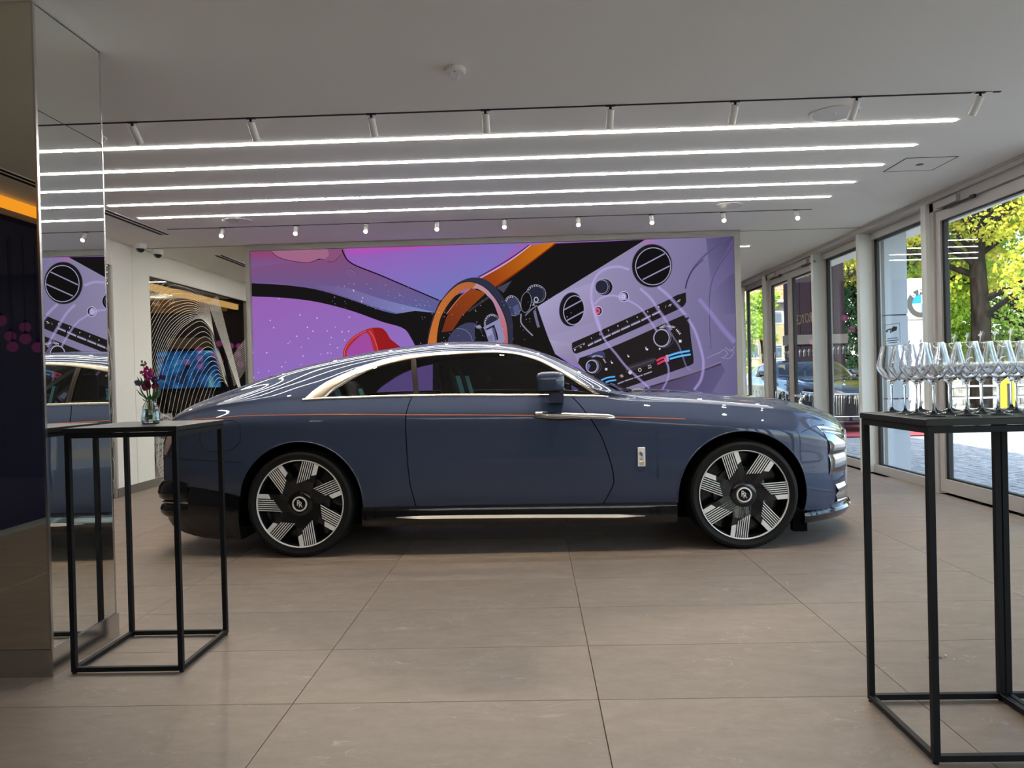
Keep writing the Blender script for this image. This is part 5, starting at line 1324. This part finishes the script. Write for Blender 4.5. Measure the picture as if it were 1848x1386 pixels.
# red mirror outside
mrp = smooth(A((712, 990), (722, 920), (770, 850), (860, 790), (930, 768), (1000, 772), (1030, 800)), 4) + smooth(A((1060, 850), (1110, 890), (1140, 915)), 3) + A((1140, 1000), (712, 1000))
put(mrp, (168, 46, 52)); put(smooth(A((930, 770), (1000, 773), (1030, 800), (1060, 850), (1110, 890), (1140, 920), (1100, 1000), (990, 1000), (965, 900)), 3), (146, 28, 32))
put(smooth(A((740, 1000), (748, 930), (800, 865), (880, 805), (900, 815), (930, 900), (955, 1000)), 3), (158, 74, 160))
stroke(A((905, 790), (940, 840), (985, 990)), 1.4, (225, 90, 90)); stroke(A((722, 980), (735, 915), (790, 845), (880, 790)), 1.2, (216, 92, 112))
# dashboard dark field
dk = [(905, 505), (985, 440), (1180, 420), (1010, 540), (975, 560)] + B((345, 590), (380, 690), (425, 815), (470, 920), (560, 980)) + [(1040, 760), (780, 760)] + A((1370, 900), (1380, 660), (1420, 570))
put(dk, (26, 23, 23))
put(B((440, 150), (1100, 125), (360, 585), (60, 520), (90, 440)), (24, 21, 22))
# orange dash top
grad(B((-20, 440)) + smooth(C6((700, 470), (900, 370), (1100, 240), (1300, 80)), 4) + C6((1600, 40), (1500, 140), (1250, 320), (900, 560), (880, 580)), (880, 500), (150, 62, 22), (990, 440), (196, 112, 24))
stroke(C6((705, 470), (900, 362), (1100, 235), (1305, 78)), 1.6, (222, 178, 200)); stroke(C6((680, 460), (900, 335), (1100, 210), (1290, 75)), 2.0, (66, 40, 90)); stroke(C6((900, 575), (1250, 325), (1600, 60)), 2.2, (128, 40, 14))
grad(C6((240, 1120)) + smooth(C6((290, 960), (380, 790), (480, 680), (590, 590)), 4) + C6((770, 650), (620, 790), (480, 930), (370, 1100)), (800, 590), (112, 48, 26), (860, 530), (140, 64, 26))
stroke(C6((300, 900), (400, 770), (480, 680), (580, 600)), 1.4, (196, 120, 96))
put(C6((900, 590), (1080, 500), (980, 650), (945, 620)), (66, 66, 86))
stroke(C6((560, 870), (700, 770), (820, 690)), 6, (62, 62, 70, .8), (30, 28, 30, 0))
# instrument dials
def dial(cx, cy, rx, ry, rot, c):
    put(ell(cx, cy, rx, ry, rot), c); ring(cx, cy, rx, ry, 1.0, (150, 150, 168), rot); ring(cx, cy, rx*.82, ry*.82, .6, (90, 90, 110), rot)
    for k in range(9):
        a = PI*.9+k*.28; p = ell(cx, cy, rx*.84, ry*.84, rot, 1, a, a+1e-6)[0]; put(ell(p[0], p[1], .9, .9, 0, 6), (228, 228, 238))
dial(760+840/6.6, 430+1010/6.6, 14, 17, .1, (40, 42, 62))
dial(760+1090/6.6, 430+800/6.6, 14, 19, -.3, (58, 62, 92)); put(C6((1090, 820), (1150, 780), (1180, 900), (1120, 930)), (80, 88, 128))
dial(760+1370/6.6, 430+660/6.6, 18, 17, .3, (38, 40, 58)); ring(760+1370/6.6, 430+730/6.6, 4.2, 5, 1.2, (205, 205, 222)); stroke(C6((1345, 770), (1330, 800)), 1.4, (200, 200, 215), sm=False)
put(smooth(C6((1190, 760), (1210, 670), (1260, 630), (1300, 640), (1320, 740), (1290, 860), (1200, 890), (1180, 840)), 4), (20, 19, 21)); ring(760+1250/6.6, 430+760/6.6, 9.6, 19, .7, (160, 160, 182), .12)
stroke(C6((1190, 900), (1190, 1000), (1240, 1070), (1330, 1160)), 2.4, (136, 136, 156)); stroke(C6((1240, 920), (1310, 850), (1380, 800)), 2.0, (124, 124, 150)); stroke(C6((1350, 860), (1370, 950), (1400, 1060)), 5, (106, 106, 140))
# steering wheel
def arc(P): return smooth(P, 6)
outer = arc(C6((60, 1300), (90, 1100), (160, 880), (280, 680), (420, 540), (560, 475), (700, 470), (830, 530), (940, 650), (1040, 820), (1090, 1000), (1090, 1300)))
inner = arc(C6((1040, 1300), (1030, 1150), (1000, 960), (920, 780), (820, 640), (720, 560), (600, 520), (480, 530), (380, 590), (250, 730), (170, 890), (110, 1080), (75, 1300)))
n = min(len(outer), len(inner)); put(outer+inner, (46, 48, 68))
o1 = arc(C6((68, 1300), (110, 1080), (170, 890), (250, 730), (380, 590), (480, 530), (600, 518), (720, 560), (820, 640)))
i1 = arc(C6((180, 1300), (190, 1140), (225, 960), (290, 830), (380, 710), (470, 635), (570, 598), (660, 598), (790, 670)))
for k in range(len(o1)-1):
    u = k/(len(o1)-1); c = tuple(a*(1-u)+b_*u for a, b_ in zip((196, 112, 48), (168, 96, 60))) if u < .8 else (186, 140, 150)
    put([o1[k], o1[k+1], i1[k+1], i1[k]], c)
o2 = arc(C6((800, 625), (880, 720), (960, 860), (1010, 1000), (1030, 1150), (1035, 1300))); i2 = arc(C6((770, 665), (850, 750), (905, 880), (935, 980), (975, 1150), (985, 1300)))
for k in range(len(o2)-1): u = k/(len(o2)-1); put([o2[k], o2[k+1], i2[k+1], i2[k]], tuple(a*(1-u)+b_*u for a, b_ in zip((176, 140, 170), (186, 96, 96))))
stroke(C6((66, 1290), (108, 1085), (168, 892), (250, 735), (380, 594), (480, 532), (600, 520), (720, 562), (830, 650), (930, 790), (1010, 970), (1034, 1150)), 1.1, (34, 26, 44))
stroke(C6((215, 1130), (245, 960), (300, 845), (390, 720), (470, 645)), 1.4, (46, 28, 28))
put(smooth(C6((300, 1300), (330, 1180), (420, 1070), (560, 1005), (660, 1020), (720, 1100), (740, 1300)), 5), (62, 64, 94)); stroke(C6((420, 1075), (520, 1090), (590, 1160), (620, 1280)), 1.0, (120, 120, 156))
put(smooth(C6((640, 1060), (700, 1090), (740, 1180), (760, 1300), (640, 1300)), 4), (24, 23, 26))
put(C6((650, 1050), (700, 1030), (725, 1070), (665, 1075)), (140, 140, 164))
put(C6((740, 1060), (930, 960), (960, 1060), (1000, 1200), (960, 1280), (830, 1300), (800, 1220), (760, 1100)), (138, 138, 176)); put(C6((760, 1085), (870, 1030), (905, 1130), (920, 1210), (880, 1220), (850, 1060), (790, 1090)), (28, 27, 34)); put(C6((780, 1100), (840, 1080), (850, 1130), (790, 1170)), (150, 150, 190)); put(C6((790, 1180), (850, 1140), (860, 1230), (800, 1220)), (120, 120, 156)); put(C6((845, 1075), (870, 1060), (905, 1210), (880, 1215)), (84, 84, 116))
# lilac console
con_ = B((345, 590)) + B((1095, 125)) + [(1345, 415), (1345, 790), (1110, 790)] + B((640, 1010), (560, 960), (470, 920), (425, 815), (380, 690))
grad(con_, (990, 560), (156, 147, 184), (1330, 640), (106, 99, 138))
grad(B((430, 820)) + smooth(B((560, 840), (700, 810)), 3) + B((600, 920), (640, 1010), (480, 920)), (1000, 615), (162, 154, 186), (1030, 660), (134, 122, 158))
grad(B((1095, 125), (1230, 120), (1180, 165), (1060, 150)), (1165, 432), (166, 116, 172), (1190, 442), (134, 118, 176))
grad(B((350, 590), (480, 505), (740, 420), (730, 700), (430, 790)), (1000, 520), (166, 158, 196), (1060, 600), (142, 130, 166))
# right hand shading and sweep
grad(G4((330, 90), (640, 70), (640, 700), (350, 700), (350, 520), (370, 430)), (1275, 500), (108, 101, 140), (1330, 470), (82, 76, 112))
grad(G4((360, 440), (420, 330), (560, 70), (640, 70), (640, 360), (380, 520)), (1280, 490), (108, 100, 142), (1330, 440), (88, 80, 120))
stroke(G4((165, 490), (185, 420), (230, 330), (330, 220), (520, 80)), 5, (84, 74, 116, .9), (100, 92, 140, 0)); stroke(G4((165, 500), (180, 430), (225, 345), (310, 260)), 1.2, (40, 34, 60))
stroke(G4((370, 980), (360, 800), (358, 600), (370, 480), (400, 380), (560, 130)), 2.5, (76, 68, 108, .8), (80, 72, 110, 0)); stroke(G4((365, 960), (350, 800), (350, 600)), 1.0, (128, 118, 168, .7))
# vents
def vent(cx, cy, rx, ry, rot, ox, oy):
    put(ell(cx-ox, cy-oy, rx*1.02, ry*1.04, rot), (28, 26, 30)); ring(cx-ox, cy-oy, rx*1.02, ry*1.04, 1.0, (96, 92, 116), rot)
    put(ell(cx, cy, rx*.90, ry*.90, rot), (20, 18, 20)); ring(cx, cy, rx*.90, ry*.90, 1.5, (164, 160, 190), rot)
    return
vent(1000+1375/7.7, 430+390/7.7, 36, 38, .1, 2, 1); vent(1000+275/7.7, 430+1000/7.7, 21.5, 30, .12, 5.0, 1.5)
for P in (D7((1150, 420), (1535, 215)), D7((1230, 575), (1605, 385)), D7((130, 1000), (380, 865)), D7((175, 1145), (415, 1015))): stroke(P, 2.3, (146, 142, 172), sm=False)
# clock and round buttons
put(ell(1000+690/7.7, 430+680/7.7, 16, 15.5, .2), (22, 20, 24)); ring(1000+690/7.7, 430+680/7.7, 16.4, 15.8, .9, (168, 164, 194)); put(ell(1000+655/7.7, 430+672/7.7, 10.6, 11.6), (40, 40, 58)); ring(1000+660/7.7, 430+675/7.7, 12, 12.8, 1.0, (160, 158, 190)); ring(1000+672/7.7, 430+677/7.7, 13.4, 13.8, .7, (120, 118, 150))
for cx, cy, c, r in ((960, 812, (168, 156, 200), 8.2), (600, 1010, (196, 92, 130), 7.4)):
    cx, cy = 1000+cx/7.7, 430+cy/7.7; put(ell(cx+1.0, cy, r*1.08, r*1.12), (40, 32, 56)); ring(cx+1.0, cy, r*1.12, r*1.16, 1.0, (206, 200, 226)); put(ell(cx-.5, cy, r*.78, r*.86), c)
put(D7((585, 1035), (585, 985), (628, 1012)), (150, 40, 76)); ring(1000+962/7.7, 430+812/7.7, 2.6, 3.2, .8, (228, 222, 244))
# button strip and climate panel
strip = smooth(E6((80, 520), (400, 380), (800, 200), (1180, 30), (1330, -50)), 3) + E6((1435, -80)) + smooth(E6((1440, 30), (1420, 70), (1370, 110)), 4) + E6((900, 330), (400, 550)) + smooth(E6((130, 650), (95, 630), (80, 580)), 3)
put(strip, (34, 30, 32))
pan = smooth(E6((170, 700), (500, 590), (900, 420), (1200, 280)), 3) + smooth(E6((1430, 180), (1460, 190), (1470, 230)), 4) + smooth(E6((1500, 500), (1528, 730), (1522, 765), (1480, 790)), 4) + E6((1000, 960), (650, 1080), (420, 1000), (240, 860), (150, 760))
put(pan, (36, 32, 33))
put(E6((720, 800), (1060, 690), (1060, 760), (720, 880)), (52, 48, 56)); stroke(E6((720, 835), (1080, 715)), 5, (74, 70, 84, .9), (50, 46, 52, 0), sm=False)
keys = E6((270, 556), (333, 522)), E6((345, 518), (432, 478)), E6((446, 470), (540, 424)), E6((552, 418), (652, 372)), E6((664, 366), (770, 318)), E6((782, 312), (892, 262)), E6((905, 256), (1015, 200)), E6((1032, 192), (1130, 146))
for k in keys: stroke(k, 3.4, (176, 172, 200), (90, 86, 108), sm=False); stroke([(x, y-2.6) for x, y in k], 1.6, (70, 66, 80), sm=False)
def txt(s, px, size, ang, col):
    vs, fs = text_geo(s, size); c, s_ = math.cos(ang), math.sin(ang)
    put([(px[0]+u*c-v*s_*-1*-1 if 0 else px[0]+u*c+v*s_*-1*-1, px[1]+u*s_-v*c) for u, v, z in vs], col, fs)
for ch, p in zip('12345678', E6((312, 465), (412, 420), (515, 373), (626, 320), (737, 268), (856, 214), (982, 152), (1112, 92))): txt(ch, p, 4.6, -.42, (236, 232, 246))
for p in E6((1248, 72), (1352, 20)): stroke([(p[0]-3, p[1]+2), (p[0], p[1]-1.5), (p[0]+3, p[1]-2)], .9, (214, 210, 228), sm=False); txt('A', (p[0]+.5, p[1]+1), 4, -.5, (210, 206, 224))
stroke(E6((1190, 105), (1200, 75)), .8, (150, 146, 164), sm=False); stroke(E6((95, 590), (230, 520)), .8, (150, 146, 170), sm=False); put(E6((105, 600), (130, 590), (112, 622)), (214, 210, 224)); txt('M', E6((185, 572))[0], 4.4, -.42, (220, 216, 232)); stroke(E6((215, 545), (232, 530)), 1.2, (200, 196, 214), sm=False)
def knob(cx, cy, r, rx2):
    put(ell(cx+3.4, cy+.5, r*1.18, r*1.1), (30, 26, 29)); ring(cx+3.4, cy+.5, r*1.2, r*1.12, .7, (90, 86, 104)); ring(cx+1.4, cy, r*1.04, r*1.06, 1.3, (128, 124, 150)); put(ell(cx, cy, r*.9, r*1.0), (34, 31, 34)); ring(cx, cy, r*.94, r*1.02, 1.7, (172, 168, 198), 0)
knob(1020+1145/6.6, 540+462/6.6, 15.6, 17); knob(1020+315/6.6, 540+800/6.6, 11.6, 13)
put(E6((255, 690), (330, 640), (430, 610), (470, 640), (475, 700), (420, 690), (330, 690)), (62, 62, 104)); put(E6((258, 770), (285, 765), (300, 790), (275, 855), (255, 830)), (90, 100, 156))
for s_, p, a in (('MED', (1158, 332), -.35), ('HIGH', (1262, 330), .16), ('MAX', (1343, 390), .85)): txt(s_, E6(p)[0], 5.6, a, (238, 232, 244))
for s_, p, a in (('MED', (342, 682), -.35), ('HIGH', (412, 682), .3), ('MAX', (466, 735), 1.0)): txt(s_, E6(p)[0], 4.2, a, (226, 220, 236))
put(ell(*E6((1207, 322))[0], .7, .7, 0, 6), (230, 224, 238)); put(ell(*E6((375, 672))[0], .6, .6, 0, 6), (220, 214, 230))
def fan(px, r):
    for k in range(4): a = PI/4+k*PI/2; put(ell(px[0]+r*.5*math.cos(a), px[1]+r*.5*math.sin(a), r*.42, r*.42, 0, 8), (220, 216, 230))
fan(E6((1366, 500))[0], 3.4); fan(E6((487, 834))[0], 2.9); fan(E6((1122, 592))[0], 2.0)
def seat_icon(px, s): put(ell(px[0]+s*.1, px[1]+s*.35, s*.55, s*.45, .2, 12), (212, 208, 222)); stroke([(px[0]-s*.3, px[1]-s*.8), (px[0]-s*.4, px[1]), (px[0]+s*.3, px[1]+s*.3)], s*.3, (206, 202, 218))
for p, s_ in (((968, 588), 4.2), ((750, 675), 3.2), ((553, 750), 3.4)): seat_icon(E6(p)[0], s_)
ring(*E6((886, 842))[0], 3.0, 3.2, .9, (226, 222, 236)); txt('A/C', E6((1000, 790))[0], 4.0, -.3, (220, 214, 228)); txt('OFF', E6((1005, 818))[0], 4.0, -.3, (220, 214, 228))
put(ell(*E6((772, 872))[0], 3.4, 3.6), (196, 190, 206)); put(ell(*E6((670, 914))[0], 3.2, 2.6), (190, 150, 160)); stroke(E6((650, 925), (692, 905)), .8, (60, 40, 48), sm=False)
for k in (E6((622, 1008), (696, 978)), E6((706, 974), (806, 942)), E6((818, 936), (920, 902)), E6((932, 898), (1030, 862))): stroke(k, 2.2, (150, 146, 166), sm=False)
def bars(P, c, w): stroke([(x+.8, y+1.2) for x, y in P], w*1.35, (20, 16, 26), sm=True); stroke(P, w, c)
for P in (E6((1225, 675), (1340, 640), (1480, 615)), E6((1240, 712), (1350, 682), (1490, 658))): bars(P, (66, 150, 214), 4.0); stroke(P, 1.2, (130, 200, 240))
for P in (E6((1085, 735), (1140, 705), (1200, 690)), E6((1095, 775), (1150, 745), (1215, 720))): bars(P, (204, 62, 92), 4.0)
put(E6((1190, 670), (1222, 660), (1232, 740), (1212, 745)), (196, 140, 186))
for P in (E6((425, 965), (500, 935), (592, 922)), E6((480, 990), (520, 975), (604, 962))): bars(P, (58, 138, 200), 3.4); stroke(P, 1.0, (130, 196, 236))
# folded lower edge, embroidery and light trails
grad(E6((980, 1060), (1400, 910), (1848, 760), (1900, 850), (1700, 1180), (900, 1180)), (1240, 690), (86, 78, 112), (1300, 720), (96, 90, 132))
stroke(E6((940, 1065), (1230, 975), (1500, 890), (1848, 770)), 5, (44, 36, 50, .95), (90, 82, 116, 0)); stroke(E6((1130, 980), (1500, 880), (1848, 750)), 6, (140, 122, 150, .55), (110, 100, 140, 0))
for P in (G4((330, 1060), (380, 1035), (440, 1010)), G4((430, 1020), (470, 990), (500, 1020), (470, 1050)), G4((450, 1050), (510, 1060), (550, 1010), (520, 980)), G4((480, 970), (530, 1000), (560, 960))): stroke(P, 2.4, (160, 154, 190, .6), (120, 112, 150, 0))
GL = (190, 176, 236, .46); GE = (150, 136, 200, 0)
stroke(D7((1040, 440), (900, 400), (740, 420), (620, 490), (540, 620), (510, 800), (545, 960), (600, 1130), (650, 1290)), 8, GL, GE)
stroke(E6((310, 30), (350, 200), (420, 390), (500, 530), (600, 650), (720, 800), (1000, 1060)), 6, GL, GE)
stroke(D7((560, 920), (640, 840), (780, 800), (900, 815), (1050, 880), (1180, 960), (1330, 1150), (1420, 1290)), 6, GL, GE)
stroke(D7((1190, 700), (1330, 830), (1440, 990), (1550, 1150), (1620, 1280)), 8, GL, GE); stroke(D7((1440, 680), (1570, 790), (1700, 930), (1848, 1100)), 9, GL, GE)
stroke(E6((1460, 240), (1530, 360), (1600, 560), (1640, 760), (1610, 960), (1530, 1080)), 8, GL, GE); stroke(E6((1150, 260), (1260, 420), (1350, 560), (1400, 700), (1450, 820), (1500, 850)), 4, (150, 144, 190, .35), GE)
stroke(G4((270, 580), (370, 700), (470, 830), (560, 930)), 10, (150, 138, 196, .55), GE, w1=14); stroke(E6((1180, 700), (1225, 820), (1215, 950), (1150, 1080)), 5, (170, 156, 216, .6), GE)
# sparks
rg = random.Random(5)
SP = [(235, 710), (265, 772), (490, 662), (638, 690), (554, 770), (602, 802), (795, 768), (725, 800), (852, 808), (908, 803), (463, 846), (563, 866), (760, 856), (748, 916), (875, 880), (812, 945), (405, 893), (389, 908), (503, 940), (206, 988), (88, 987), (672, 1000), (730, 990), (758, 992), (518, 1016), (498, 1088), (367, 1069), (336, 1108), (223, 1146), (137, 1158), (95, 1198), (953, 452), (310, 524), (915, 682), (1030, 515), (1022, 546)]
for x, y in SP:
    p = (440+x/4.777, 430+y/4.777); r = rg.uniform(1.3, 2.1); c = ell(p[0], p[1], r, r, 0, 8); put([p]+c, [(255, 250, 255)]+[(190, 150, 220, 0)]*8, [(0, 1+k, 1+(k+1) % 8) for k in range(8)])
for _ in range(120):
    x = rg.uniform(600, 1035); y = rg.uniform(540, 625) if x > 760 else rg.uniform(510, 560); r = rg.uniform(.8, 1.5); p = (x, y); c = ell(x, y, r, r, 0, 6); a = rg.uniform(.3, 1)
    put([p]+c, [(235, 225, 245, a)]+[(170, 150, 200, 0)]*6, [(0, 1+k, 1+(k+1) % 6) for k in range(6)])
me = D.meshes.new('picture'); me.from_pydata(PV, [], PF); me.materials.append(pm)
ca = me.color_attributes.new('col', 'FLOAT_COLOR', 'POINT'); ca.data.foreach_set('color', [c for q_ in PC for c in q_])
link('picture', me, VW)
